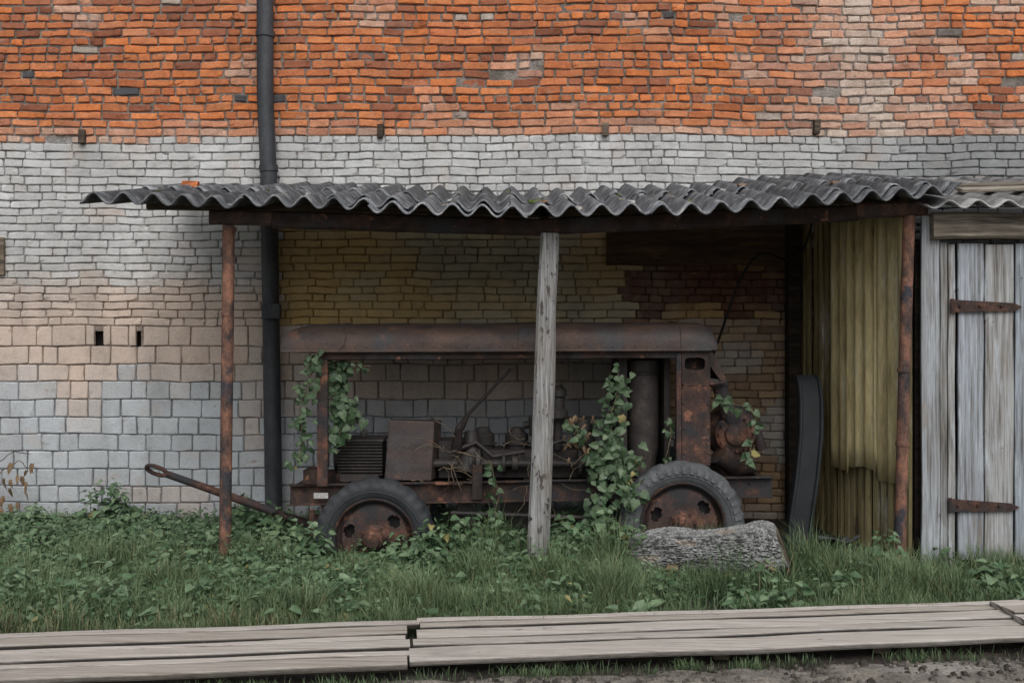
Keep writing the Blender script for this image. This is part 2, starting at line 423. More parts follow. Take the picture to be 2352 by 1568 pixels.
# ------------------------------------------------------------ lean-to shelter
lt = empty('lean_to_shelter')
FX = [-3.1, -2.75, -1.69, -.55, .33, 1.33, 2.6, 3.2]; FZ = [2.735, 2.735, 2.70, 2.66, 2.63, 2.66, 2.745, 2.79]
BX = [-3.5, -1.9, -.7, .4, 1.7, 2.9, 3.8]; BZ = [3.12, 3.12, 3.10, 3.06, 3.13, 3.21, 3.19]
PIT = .215; AMP = .041
def sheet(mb, x0, x1, y0, y1, zf, zb, pitch=PIT, amp=AMP, off=0., skew=0., yref=(7.2, 9.33), ph=0, jag=.012):
    n = max(8, int((x1 - x0) / pitch * 14)); m = 7; vs = []; fs = []; cs = []
    sd = R.uniform(0, 50); base = R.uniform(.75, 1.3)
    for j in range(m + 1):
        for i in range(n + 1):
            u = i / n; v = j / m
            x = x0 + (x1 - x0) * u; y = y0 + (y1 - y0) * v
            if j == 0: y += jag * nz(x * 6, sd) * 2 + (jag * 3 * max(0, nz(x * 2.2, sd + 4) - .25)) * 3
            k = (y - yref[0]) / (yref[1] - yref[0])
            z = zf(x) * (1 - k) + zb(x) * k + amp * math.cos(2 * math.pi * (x + ph) / pitch) + off
            z += .006 * nz(x * 1.5, y * 1.5, sd)
            vs.append((x + skew * v, y, z))
            cs.append(scl(W1, base * (1.9 if j == 0 else 1.0)))
    for j in range(m):
        for i in range(n):
            a = j * (n + 1) + i; fs.append((a, a + 1, a + n + 2, a + n + 1))
    mb.add(vs, fs, cs)
zf = lambda x: float(np.interp(x, FX, FZ)); zb = lambda x: float(np.interp(x, BX, BZ))
mb = MB()
edges = [-3.07, -2.03, -1.0, .02, 1.03, 2.06, 3.14]
for i in range(6):
    a, b = edges[i] - .03, edges[i + 1] + .09
    o = .012 * (i % 2)
    y0 = 7.16 + R.uniform(-.05, .06)
    sheet(mb, a, b, y0, 8.35, zf, zb, off=o, skew=R.uniform(-.02, .02), ph=R.uniform(-.008, .008))
    sheet(mb, a, b, 8.22 + R.uniform(-.08, .08), 9.36, zf, zb, off=o + .018, skew=R.uniform(-.02, .02), ph=R.uniform(-.012, .012))
sheet(mb, -1.35, -.75, 7.22, 7.75, zf, zb, off=.030, ph=.01, jag=.03)
sheet(mb, -.4, -.02, 7.20, 7.9, zf, zb, off=.028, ph=-.01, jag=.03)
sheet(mb, 2.2, 3.2, 7.24, 7.95, zf, zb, off=.032, ph=.006, jag=.03)
mb.obj('corrugated_roof', M_slate, lt, smooth=60, solid=.012)
mb = MB()
def zr(x, y=7.5):
    k = (y - 7.2) / 2.13; return zf(x) * (1 - k) + zb(x) * k - AMP
mb.plank((-2.27, 7.5, 2.635), (-1.80, 7.5, 2.625), .11, .10, (0, 0, 1), W1, 3, .004)
mb.plank((-1.80, 7.5, 2.615), (.22, 7.5, 2.56), .125, .09, (0, 0, 1), (.42, .40, .40), 8, .006)
mb.plank((.20, 7.5, 2.565), (2.60, 7.5, 2.665), .125, .09, (0, 0, 1), (.42, .40, .40), 8, .006)
mb.plank((2.58, 7.49, 2.680), (3.11, 7.49, 2.70), .11, .10, (0, 0, 1), W1, 3, .004)
mb.obj('front_beam', M_rust, lt)
mb = MB()
for y in (8.2, 9.25):
    k = (y - 7.2) / 2.13
    P = [(x, y, zf(x) * (1 - k) + zb(x) * k - .095) for x in (-3.0, -1.5, 0, 1.5, 3.0)]
    for a, b in zip(P[:-1], P[1:]): mb.plank(a, b, .08, .07, (0, 1, 0), W1, 2, .002)
for x in (-2.14, -.6, .25, 1.5, 2.9):
    mb.plank((x, 7.56, zr(x, 7.56) - .05), (x, 9.5, zr(x, 9.5) - .05), .06, .07, (1, 0, 0), W1, 3, .004)
mb.obj('rafters', M_wooddark, lt)
mb = MB()
mb.tube([(-2.135, 7.5, 2.57), (-2.14, 7.5, 1.9), (-2.15, 7.5, 1.2), (-2.165, 7.5, -.1)], .045, 18)
mb.tube([(-2.145, 7.5, 1.92), (-2.145, 7.5, 1.89)], .05, 18)
mb.tube([(-2.08, 7.5, 2.56), (-2.13, 7.5, 2.40)], .012, 8)
mb.obj('steel_post', M_rustpost, lt, smooth=40)
mb = MB()
mb.tube([(2.975, 7.46, 2.64), (2.95, 7.46, 1.8), (2.93, 7.46, 1.1), (2.90, 7.46, -.1)], .043, 18)
mb.tube([(2.937, 7.46, 1.50), (2.937, 7.46, 1.47)], .049, 18)
mb.tube([(2.925, 7.46, .95), (2.925, 7.46, .92)], .049, 18)
mb.obj('steel_post_2', M_rustpost, lt, smooth=40)
mb = MB()
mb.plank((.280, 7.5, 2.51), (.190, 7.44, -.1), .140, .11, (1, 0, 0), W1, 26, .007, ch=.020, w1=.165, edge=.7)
mb.obj('timber_post', M_post, lt)
mb = MB()
for i in range(60):
    x = R.uniform(-2.6, 3.0); y = R.uniform(7.25, 9.0); k = (y - 7.2) / 2.13
    z = zf(x) * (1 - k) + zb(x) * k + AMP * math.cos(2 * math.pi * x / PIT) + .016
    s = R.uniform(.008, .028)
    mb.box(x - s * R.uniform(.6, 2), x + s, y - s, y + s, z, z + s * .8, R.choice([(.4, .37, .33), (.3, .2, .14), (.5, .5, .48), (.12, .16, .05)]), s * .4)
z = zf(-2.75) * .3 + zb(-2.75) * .7
mb.box(-2.86, -2.74, 8.6, 8.75, z + .02, z + .095, (.55, .19, .08), .025)
mb.obj('roof_debris', M_mortar, lt)

# ------------------------------------------------------------ wooden shed on the right
sh = empty('wooden_shed')
def sx(y): return 3.03 - .30 * (y - 7.5) / 1.95
mb = MB(); vs = []; fs = []; cs = []
n = 150; m = 10
for j in range(m + 1):
    for i in range(n + 1):
        y = 7.53 + (8.72 - 7.53) * i / n
        zb0 = .60 + .04 * nz(y * 5, 2) + (.07 if 7.95 < y < 8.35 else 0)
        z = zb0 + (2.80 - zb0) * j / m
        sheetn = int((y - 7.53) / .42)
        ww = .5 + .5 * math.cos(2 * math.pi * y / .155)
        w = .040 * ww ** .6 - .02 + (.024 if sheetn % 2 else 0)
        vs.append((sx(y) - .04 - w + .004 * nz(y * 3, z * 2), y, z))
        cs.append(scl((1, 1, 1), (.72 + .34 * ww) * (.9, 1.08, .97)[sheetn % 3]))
for j in range(m):
    for i in range(n):
        a = j * (n + 1) + i; fs.append((a, a + 1, a + n + 2, a + n + 1))
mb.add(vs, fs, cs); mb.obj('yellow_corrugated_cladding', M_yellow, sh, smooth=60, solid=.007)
mb = MB(); y = 7.54
while y < 9.4:
    w = R.uniform(.10, .15); yc = y + w / 2
    top = 2.75 + .16 * (yc - 7.5)
    xo = R.uniform(-.012, .012)
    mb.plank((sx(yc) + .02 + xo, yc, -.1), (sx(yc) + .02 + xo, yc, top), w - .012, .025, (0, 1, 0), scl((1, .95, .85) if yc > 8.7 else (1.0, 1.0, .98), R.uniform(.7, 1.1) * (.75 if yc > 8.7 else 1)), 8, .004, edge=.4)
    y += w
mb.obj('side_planks', M_yellow, sh)
mb = MB(); mb.box(2.585, 2.70, 9.30, 9.44, -.1, 3.05, (.35, .35, .35)); mb.obj('corner_gap_shade', M_wooddark, sh, bevel=.01)  # near-black box standing in for the shade of the recess gap
mb = MB()
def vplank(x0, x1, z0, z1, y, col, t=.028, jj=.005):
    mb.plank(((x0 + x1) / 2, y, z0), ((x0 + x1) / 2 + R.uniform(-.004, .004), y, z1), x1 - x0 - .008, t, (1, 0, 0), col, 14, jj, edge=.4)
vplank(3.065, 3.21, -.05, 2.64, 7.47, (.88, .90, .92))
vplank(3.21, 3.275, -.05, 2.44, 7.49, (.70, .69, .66)); vplank(3.275, 3.335, -.05, 2.43, 7.495, (.92, .90, .86))
mb.obj('door_frame', M_woodv, sh)
mb = MB(); x = 3.345
cols = [(.90, .94, 1.0), (.94, .92, .89), (.82, .89, .96), (.88, .91, .90), (.9, .9, .9)]
for i in range(5):
    w = [.20, .225, .19, .21, .2][i]; vplank(x, x + w, .06 + R.uniform(-.01, .01), 2.435 + R.uniform(-.008, .008), 7.485 + R.uniform(-.004, .004), cols[i]); x += w
mb.obj('plank_door', M_woodv, sh)
mb = MB(); x += .01
while x < 6.4:
    w = R.uniform(.14, .2); vplank(x, x + w, -.05, 2.5, 7.50, scl(W1, R.uniform(.75, 1))); x += w
mb.obj('front_planks', M_woodv, sh)
mb = MB(); mb.plank((3.13, 7.44, 2.555), (6.4, 7.44, 2.60), .19, .10, (0, 0, 1), W1, 20, .014); mb.obj('lintel_beam', M_lintel, sh)
mb = MB()
for (xa, xb, z, dz) in ((3.30, 3.82, 1.965, -.008), (3.285, 3.80, .475, -.015)):
    w = .048
    vs = []
    for yy in (7.458, 7.448):
        vs += [(xa, yy, z - w), (xb - .06, yy, z - w * .62 + dz), (xb, yy, z + dz), (xb - .06, yy, z + w * .62 + dz), (xa, yy, z + w)]
    mb.add(vs, [(4, 3, 2, 1, 0), (5, 6, 7, 8, 9)] + [(i, (i + 1) % 5, 5 + (i + 1) % 5, 5 + i) for i in range(5)], (.75, .68, .68))
    for q in (.05, .2, .36):
        mb.lathe([(.0, -.014), (.010, -.012), (.013, -.002), (.013, .004)], (xa + q, 7.447, z), 'Y', 10, (.6, .5, .5))
    mb.tube([(xa - .005, 7.452, z - .055), (xa - .005, 7.452, z + .055)], .014, 10, (.7, .6, .6))
mb.obj('strap_hinges', M_rust, sh)
mb = MB(); mb.box(3.06, 6.4, 7.56, 9.5, -.1, 2.44, (.25, .25, .25)); mb.obj('shed_core', M_wooddark, sh)
mb = MB()
zf2 = lambda x: 2.685 + .01 * (x - 3); zb2 = lambda x: 3.19
for i in range(4):
    a = 3.02 + i * 1.0
    sheet(mb, a, a + 1.08, 7.20 - .04 * (i % 2), 8.4, zf2, zb2, off=.012 * (i % 2), ph=.05, amp=.028)
    sheet(mb, a, a + 1.08, 8.3, 9.36, zf2, zb2, off=.016, ph=.05, amp=.028)
mb.obj('shed_roof', M_slate2, sh, smooth=60, solid=.010)
mb = MB()
mb.plank((3.55, 7.9, 2.90), (5.6, 7.75, 2.93), .14, .03, (0, 1, .25), (1.5, 1.55, 1.6), 8, .004)
mb.plank((3.4, 8.35, 3.0), (5.2, 8.3, 3.02), .12, .03, (0, 1, .25), (.8, .8, .8), 8, .004)
mb.obj('loose_roof_boards', M_lintel, sh)

# ------------------------------------------------------------ towed air compressor
cp = empty('towed_air_compressor')
mb = MB()
prof = [(8.03, 1.615), (8.00, 1.625), (7.995, 1.69), (8.01, 1.75), (8.05, 1.795), (8.12, 1.825), (8.3, 1.85), (8.55, 1.86), (8.8, 1.85), (8.98, 1.825), (9.05, 1.79), (9.09, 1.74), (9.1, 1.63)]
st = [(-1.87, .45, .00), (-1.855, .72, .0), (-1.80, .88, 0), (-1.70, .97, 0), (-1.50, 1, 0), (-1.38, 1, 0), (-1.0, 1, 0), (-.6, 1, 0), (-.2, 1, 0), (.2, 1, 0), (.6, 1, 0), (1.0, 1, 0), (1.42, 1, 0), (1.55, .97, 0), (1.62, .85, 0), (1.655, .55, 0)]
vs = []; fs = []
for (x, k, dz) in st:
    for (y, z) in prof:
        vs.append((x, 8.55 + (y - 8.55) * (.90 + .10 * k), 1.615 + (z - 1.615) * k + .012 * nz(x * 3, y * 3) + (x * .006)))
m = len(prof)
for i in range(len(st) - 1):
    for j in range(m - 1):
        a = i * m + j; fs.append((a, a + m, a + m + 1, a + 1))
fs.append(tuple(range(m))); fs.append(tuple((len(st) - 1) * m + j for j in range(m - 1, -1, -1)))
mb.add(vs, fs)
mb.obj('hood', M_canopy, cp, smooth=50)
mb = MB()
def hoodrib(x, k=1.004, w=.012, bow=0.0):
    pts = []
    for (y, z) in prof[1:-1]:
        pts.append((x + bow * (z - 1.62) / .2 * (1 - (z - 1.62) / .24), 8.55 + (y - 8.55) * k, 1.615 + (z - 1.615) * 1.01 + x * .006))
    mb.tube(pts, w / 2, 6)
hoodrib(-1.40, bow=.22); hoodrib(1.36); hoodrib(.05, w=.006)
mb.tube([(-1.85, 8.0, 1.618), (1.6, 7.995, 1.632)], .010, 6)
for i in range(30):
    mb.lathe([(0, -.005), (.006, -.003), (.007, .002)], (-1.35 + i * .09, 7.994, 1.66), 'Y', 6)
mb.obj('hood_seams', M_canopy, cp, smooth=40)
mb = MB()
mb.plank((-1.57, 8.06, 1.585), (1.40, 8.06, 1.60), .075, .05, (0, 0, 1), (.4, .4, .42), 6, .002)
mb.plank((-1.57, 9.02, 1.585), (1.40, 9.02, 1.60), .075, .05, (0, 0, 1), (.4, .4, .42), 6, .002)
mb.box(-1.575, -1.49, 8.04, 8.05, .53, 1.60, (1.25, 1.05, 1.0)); mb.box(-1.50, -1.49, 8.05, 8.09, .53, 1.60)
mb.box(-1.575, -1.565, 8.05, 8.09, .53, 1.6, (.6, .6, .6))
mb.box(-1.56, -1.49, 8.98, 9.02, .53, 1.60, (.6, .6, .6)); mb.box(1.34, 1.42, 8.98, 9.02, .53, 1.60, (.6, .6, .6))
mb.box(1.325, 1.365, 8.02, 8.09, .72, 1.60, (1.2, 1, 1))
mb.obj('canopy_frame', M_rust, cp, bevel=.003)
def plate_hole(mb, x0, x1, z0, z1, y, cx, cz, ra, rb, t=.012, col=W1, n=40):
    vs = []
    for yy in (y, y + t):
        for k in range(n):
            a = 2 * math.pi * k / n; c, s_ = math.cos(a), math.sin(a)
            e = .55
            vs.append((cx + ra * math.copysign(abs(c) ** e, c), yy, cz + rb * math.copysign(abs(s_) ** e, s_)))
        for k in range(n):
            a = 2 * math.pi * k / n; c, s_ = math.cos(a), math.sin(a)
            tx = ((x1 - cx) if c > 0 else (x0 - cx)) / c if abs(c) > 1e-6 else 1e9
            tz = ((z1 - cz) if s_ > 0 else (z0 - cz)) / s_ if abs(s_) > 1e-6 else 1e9
            q = min(tx, tz); vs.append((cx + c * q, yy, cz + s_ * q))
    fs = []
    for k in range(n):
        q = (k + 1) % n
        fs += [(k, n + k, n + q, q), (2 * n + q, 3 * n + q, 3 * n + k, 2 * n + k), (k, q, 2 * n + q, 2 * n + k), (n + q, n + k, 3 * n + k, 3 * n + q)]
    mb.add(vs, fs, col)
mb = MB()
plate_hole(mb, 1.37, 1.60, 1.34, 1.62, 8.03, 1.475, 1.52, .082, .05, col=(.7, .7, .72))
mb.box(1.37, 1.60, 8.03, 8.042, .70, 1.338, (1.0, .9, .9)); mb.box(1.588, 1.60, 8.042, 8.16, .70, 1.62, (.6, .6, .6))
mb.box(1.37, 1.588, 8.15, 8.16, .70, 1.62, (.2, .2, .2))
mb.add([(1.60, 8.03, 1.63), (1.66, 8.03, 1.56), (1.735, 8.03, 1.38), (1.70, 8.03, 1.36), (1.60, 8.03, 1.50),
        (1.60, 8.06, 1.63), (1.66, 8.06, 1.56), (1.735, 8.06, 1.38), (1.70, 8.06, 1.36), (1.60, 8.06, 1.50)],
       [(0, 4, 3, 2, 1), (5, 6, 7, 8, 9), (0, 1, 6, 5), (1, 2, 7, 6), (2, 3, 8, 7), (3, 4, 9, 8), (4, 0, 5, 9)], (.8, .8, .8))
mb.add([(1.60, 8.06, 1.63), (1.665, 8.06, 1.56), (1.735, 8.06, 1.38), (1.60, 9.05, 1.63), (1.665, 9.05, 1.56), (1.735, 9.05, 1.38)],
       [(0, 1, 4, 3), (1, 2, 5, 4)], (.6, .6, .6))
mb.tube([(1.60, 8.03, 1.36), (1.72, 8.03, 1.37)], .012, 8)
for z in (.8, 1.0, 1.2, 1.33):
    mb.lathe([(0, -.010), (.010, -.007), (.012, 0)], (1.385, 8.03, z), 'Y', 8)
    mb.lathe([(0, -.010), (.010, -.007), (.012, 0)], (1.585, 8.03, z), 'Y', 8)
mb.obj('end_panel', M_rust, cp, bevel=.002)
mb = MB()
def chan(y, s=1):
    for (za, zb_, ya, yb) in ((-.085, .085, 0, .012), (.073, .085, -.05 * s, 0), (-.085, -.073, -.05 * s, 0)):
        vs = []
        for (x, zc) in ((-1.81, .452), (2.12, .520)):
            for yy in (y + ya, y + yb):
                for zz in (za, zb_): vs.append((x, yy, zc + zz))
        mb.add(vs, [(0, 1, 3, 2), (4, 6, 7, 5), (0, 4, 5, 1), (2, 3, 7, 6), (0, 2, 6, 4), (1, 5, 7, 3)], (.72, .73, .76))
chan(8.12); chan(9.0, -1)
for x in (-1.8, -.9, .1, 1.1, 2.05):
    zc = .452 + (x + 1.81) / 3.93 * .068
    mb.box(x, x + .06, 8.135, 8.995, zc - .07, zc + .06, (.6, .6, .6))
mb.box(-1.69, -1.57, 8.05, 8.3, .545, .66, (.4, .4, .4)); mb.box(-.32, -.24, 8.05, 8.09, .42, .70, (.5, .5, .5))
mb.box(-.62, -.40, 8.02, 8.10, .545, .565, (.5, .5, .5))
for x in (-1.5, -.72, .95, 1.75):
    zc = .452 + (x + 1.81) / 3.93 * .068
    mb.add([(x - .06, 8.09, zc - .08), (x + .06, 8.09, zc - .08), (x + .03, 8.09, zc - .22), (x - .03, 8.09, zc - .22),
            (x - .06, 8.13, zc - .08), (x + .06, 8.13, zc - .08), (x + .03, 8.13, zc - .22), (x - .03, 8.13, zc - .22)],
           [(0, 3, 2, 1), (4, 5, 6, 7), (0, 1, 5, 4), (1, 2, 6, 5), (2, 3, 7, 6), (3, 0, 4, 7)], (.6, .6, .6))
for i in range(14):
    x = -1.7 + i * .28; zc = .452 + (x + 1.81) / 3.93 * .068
    mb.lathe([(0, -.014), (.014, -.010), (.016, 0)], (x, 8.12, zc + .03), 'Y', 6, (.7, .6, .6))
mb.obj('chassis', M_rust, cp, bevel=.003)
mb = MB(); mb.box(-1.605, -1.49, 8.062, 8.067, .43, .475); mb.obj('plate', M_white, cp)
mb = MB()
for (xc, zc) in ((-1.09, .14), (1.35, .25)):
    for y in (8.18, 8.92):
        for q in range(4):
            L_ = .40 - q * .08
            P = [(xc + t * L_, y, zc + .09 - q * .012 + .10 * t * t) for t in (-1, -.5, 0, .5, 1)]
            for a, b in zip(P[:-1], P[1:]): mb.plank(a, b, .05, .010, (0, 1, 0), W1, 1, 0)
    mb.tube([(xc, 7.98, zc), (xc, 9.12, zc)], .045, 12)
mb.box(-.45, -.30, 8.2, 8.5, .18, .45); mb.box(-.1, .25, 8.3, 8.7, .15, .5)
mb.tube([(-.5, 8.15, .3), (.6, 8.15, .26)], .02, 8)
mb.obj('axles_and_springs', M_dark, cp)
def wheel(name, x, y, z, Ro, rubber, s, rot):
    par = empty(name); par.parent = cp; par.location = (x, y, z); par.rotation_euler = (0, rot, 0)
    mb = MB(); ri = Ro * .665; w = .10
    pr = [(ri, -.065), (ri + .012, -.082), (ri + .05, -.098), (Ro - .075, -.105), (Ro - .045, -.103), (Ro - .020, -.088), (Ro, -.060), (Ro + .006, -.02), (Ro + .006, .02), (Ro, .06), (Ro - .020, .088), (Ro - .045, .103), (Ro - .075, .105), (ri + .05, .098), (ri, .07)]
    def mod(i, k):
        if i in (5, 6, 9, 10) and (k // 2) % 2: return -.016
        if i in (4, 11) and (k // 2) % 2: return -.008
        if i in (7, 8) and (k // 4) % 2: return -.010
        return 0
    mb.lathe([(r, h * s) for r, h in pr], (0, 0, 0), 'Y', 128, W1, mod)
    mb.lathe([(ri + .055, -.101 * s), (ri + .06, -.106 * s), (ri + .065, -.101 * s)], (0, 0, 0), 'Y', 64)
    if Ro > .48:
        for k in range(44):
            a0 = 2 * math.pi * k / 44; a1 = a0 + .075
            v8 = []
            for hh in (-.102, -.116):
                for (aa, rr) in ((a0, Ro - .085), (a1, Ro - .085), (a1 + .02, Ro - .03), (a0 + .02, Ro - .03)):
                    v8.append((rr * math.cos(aa), hh * s + (.014 if rr > Ro - .04 else 0) * s, rr * math.sin(aa)))
            mb.add(v8, [(0, 1, 2, 3), (7, 6, 5, 4), (0, 4, 5, 1), (1, 5, 6, 2), (2, 6, 7, 3), (3, 7, 4, 0)], (1.2, 1.2, 1.2))
    mb.obj('tyre', rubber, par, smooth=50)
    mb = MB(); n = 120
    rp = [(ri + .012, -.088, .5), (ri + .004, -.094, .5), (ri - .008, -.088, .5), (ri - .014, -.03, .35), (ri - .035, -.02, .3), (ri - .05, -.040, .8),
          (ri - .06, -.052, 1), (ri - .075, -.054, 1), (ri - .09, -.055, 1), (ri - .105, -.056, 1), (ri - .12, -.056, 1), (ri - .135, -.056, 1), (ri - .15, -.056, 1), (ri - .165, -.054, 1), (.115, -.052, 1), (.105, -.065, .9), (.085, -.085, .9), (.075, -.088, .9)]
    vs = []; fs = []; cs = []
    for i, (r, h, cc) in enumerate(rp):
        for k in range(n):
            a = 2 * math.pi * k / n; vs.append((r * math.cos(a), h * s, r * math.sin(a))); cs.append((cc * 1.1, cc * .98, cc * .96))
    for i in range(len(rp) - 1):
        for k in range(n):
            a = 2 * math.pi * (k + .5) / n; r = (rp[i][0] + rp[i + 1][0]) / 2
            inh = False
            for h in range(3):
                d = (a - rad(42) - h * rad(120) + math.pi) % (2 * math.pi) - math.pi
                if (d * r / .058) ** 2 + ((r - (ri - .105)) / .040) ** 2 < 1: inh = True
            if inh: continue
            q = (k + 1) % n; fs.append((i * n + k, (i + 1) * n + k, (i + 1) * n + q, i * n + q))
    mb.add(vs, fs, cs)
    mb.lathe([(.085, -.086 * s), (.075, -.13 * s), (.055, -.145 * s), (.05, -.17 * s), (0.001, -.175 * s)], (0, 0, 0), 'Y', 24, (.9, .8, .75))
    for k in range(8):
        a = k * math.pi / 4 + .2
        mb.lathe([(.012, -.06 * s), (.012, -.092 * s), (.001, -.094 * s)], (.098 * math.cos(a), 0, .098 * math.sin(a)), 'Y', 6, (.8, .7, .7))
    mb.lathe([(.09, .02 * s), (ri - .02, .03 * s), (ri - .01, .07 * s)], (0, 0, 0), 'Y', 40, (.25, .25, .25))
    mb.obj('rim', M_rust, par, smooth=35)
wheel('wheel', -1.09, 7.95, .135, .475, M_rubber, 1, 0)
wheel('wheel_2', 1.35, 7.95, .25, .495, M_rubberpale, 1, .06)
wheel('wheel_3', -1.09, 9.15, .135, .475, M_rubber, -1, 0)
wheel('wheel_4', 1.35, 9.15, .25, .495, M_rubber, -1, 0)
mb = MB()
p0 = Vector((-2.86, 8.2, .615)); p1 = Vector((-1.62, 8.35, .14))
mb.tube([p0, p0.lerp(p1, .5), p1], [.030, .034, .036], 12, (.8, .7, .7))
d = (p1 - p0).normalized(); upv = Vector((0, -.5, .85)).normalized(); upv = (upv - d * upv.dot(d)).normalized()
c = p0 - d * .07; ring = []
for k in range(25):
    a = 2 * math.pi * k / 24; ring.append(c + d * (.085 * math.cos(a)) + upv * (.040 * math.sin(a)))
mb.tube(ring, .017, 10, (.8, .7, .7), cap=False)
mb.tube([(-1.62, 8.35, .14), (-1.55, 8.7, .2), (-1.6, 9.0, .3)], .03, 10)
mb.box(-1.70, -1.58, 8.28, 8.42, .06, .24)
mb.tube([(-1.62, 8.05, .34), (-1.62, 8.1, .05)], .025, 8); mb.tube([(-1.62, 8.0, .10), (-1.40, 8.0, -.02)], .03, 10)
mb.obj('drawbar', M_rust, cp, smooth=40)
mb = MB()
mb.box(-1.44, -1.09, 8.33, 8.68, .60, .84)
for i in range(11):
    z = .585 + i * .026; mb.box(-1.455, -1.08, 8.29, 8.33, z, z + .012)
mb.tube([(-1.46, 8.5, .73), (-1.50, 8.5, .73)], .15, 20); mb.box(-1.46, -1.07, 8.28, 8.70, .865, .885)
mb.tube([(-1.05, 8.5, .73), (-.98, 8.5, .73)], .13, 20)
ring = [(-1.245 + .028 * math.cos(2 * math.pi * k / 16), 8.4, .925 + .028 * math.sin(2 * math.pi * k / 16)) for k in range(17)]
mb.tube(ring, .008, 8, cap=False)
mb.box(-1.42, -1.10, 8.2, 8.7, .545, .60)
mb.box(-.62, -.40, 8.4, 8.75, .55, .86); mb.box(-.38, .86, 8.42, 8.80, .55, .78)
for i in range(4):
    x = -.30 + i * .29
    mb.lathe([(.0, .34), (.05, .34), (.075, .30), (.10, .28), (.10, .0)], (x + .05, 8.6, .62), 'Z', 18)
    for q in range(4): mb.lathe([(.10, 0), (.125, .003), (.125, .009), (.10, .012)], (x + .05, 8.6, .68 + q * .045), 'Z', 18)
for (x, r, w) in ((-.36, .10, .03), (-.30, .13, .04), (-.08, .09, .025), (.0, .07, .05), (.55, .12, .03)):
    mb.tube([(x, 8.33, .68), (x + w, 8.33, .68)], r, 24)
mb.tube([(-.66, 8.33, .68), (.75, 8.33, .68)], .035, 10)
mb.tube([(-.35, 8.4, .95), (-.33, 8.38, .75), (-.4, 8.3, .6)], [.05, .09, .10], 14)
mb.tube([(-.45, 8.3, .80), (-.30, 8.3, .86), (-.16, 8.32, .74), (.1, 8.32, .78)], .022, 8)
mb.tube([(.15, 8.3, .6), (.2, 8.28, .80), (.42, 8.28, .88), (.62, 8.3, .8)], .018, 8)
mb.tube([(.1, 8.55, .98), (.35, 8.5, 1.02), (.75, 8.5, 1.0)], .035, 10)
mb.lathe([(0.001, .34), (.04, .34), (.075, .30), (.078, .25), (.06, .24), (.062, .14), (.085, .13), (.085, .07), (.05, .04), (.035, .0), (.035, -.2)], (.385, 8.4, .99), 'Z', 24)
mb.lathe([(.0, .0), (.05, .0), (.06, -.02), (.06, -.10), (.02, -.12), (.02, -.3)], (.60, 8.4, 1.05), 'Z', 18)
mb.tube([(.20, 8.45, .9), (.19, 8.45, 1.06)], .05, 12)
mb.box(.89, .96, 8.3, 8.95, .56, 1.56); mb.box(1.27, 1.32, 8.3, 8.95, .56, 1.56)
mb.tube([(.72, 8.35, .6), (.78, 8.33, .95), (.9, 8.33, 1.1)], .03, 10)
mb.obj('engine', M_dark, cp, smooth=35, bevel=.003)
mb = MB()
mb.lathe([(.001, .84), (.10, .84), (.13, .82), (.135, .78), (.128, .76), (.128, .10), (.12, .04), (.11, 0), (.10, -.15)], (1.11, 8.42, .72), 'Z', 32, (1.9, 1.9, 1.9))
mb.lathe([(.128, .70), (.134, .705), (.134, .725), (.128, .73)], (1.11, 8.42, .72), 'Z', 32)
mb.obj('receiver_tank', M_dark, cp, smooth=35)
mb = MB()
mb.add([(-1.06, 8.25, .55), (-.67, 8.25, .545), (-.645, 8.27, 1.035), (-1.02, 8.27, 1.045), (-1.04, 8.55, .55), (-.62, 8.55, .545), (-.60, 8.50, 1.03), (-1.0, 8.50, 1.04)],
       [(0, 1, 2, 3), (4, 7, 6, 5), (0, 4, 5, 1), (3, 2, 6, 7), (0, 3, 7, 4), (1, 5, 6, 2)], (.75, .82, .90))
mb.obj('cover_box', M_canopy, cp, bevel=.008)
mb = MB()
mb.tube([(-.42, 8.25, .98), (-.36, 8.22, 1.10), (-.01, 8.18, 1.475)], [.028, .013, .011], 8, (.6, .5, .5))
mb.tube([(-.36, 8.25, 1.10), (-.44, 8.25, .98), (-.46, 8.3, .8)], [.012, .03, .05], 8, (.6, .5, .5))
mb.obj('lever', M_dark, cp)
mb = MB()
cx, cy, cz = 1.84, 8.22, .94
mb.lathe([(.001, -.10), (.07, -.10), (.09, -.085), (.095, -.05), (.14, -.045), (.165, -.02), (.165, .02), (.19, .05), (.215, .12), (.22, .22), (.17, .33), (.05, .36)], (cx, cy, cz), 'Y', 36, (1.4, 1.2, 1.12))
for k in range(12):
    a = k * math.pi / 6; mb.lathe([(.001, -.075), (.011, -.073), (.012, -.04)], (cx + .142 * math.cos(a), cy, cz + .142 * math.sin(a)), 'Y', 6, (.9, .7, .7))
mb.tube([(1.70, 8.18, 1.36), (1.72, 8.18, 1.28), (1.77, 8.2, 1.15), (1.83, 8.25, 1.02)], [.062, .06, .068, .10], 18, (1.5, 1.3, 1.2))
mb.tube([(1.698, 8.18, 1.365), (1.702, 8.18, 1.335)], .078, 18, (1.2, 1, 1))
mb.tube([(1.70, 8.2, .78), (1.85, 8.25, .68), (2.0, 8.4, .64)], [.09, .10, .07], 14, (.5, .5, .5))
mb.tube([(1.9, 8.3, .92), (2.04, 8.3, .95), (2.08, 8.3, .8)], .05, 12, (.5, .5, .5))
mb.lathe([(.001, 0), (.20, 0), (.22, .03), (.22, .08), (.001, .1)], (1.9, 8.55, .95), 'Y', 32, (.4, .4, .4))
mb.obj('air_pump', M_rust, cp, smooth=40)

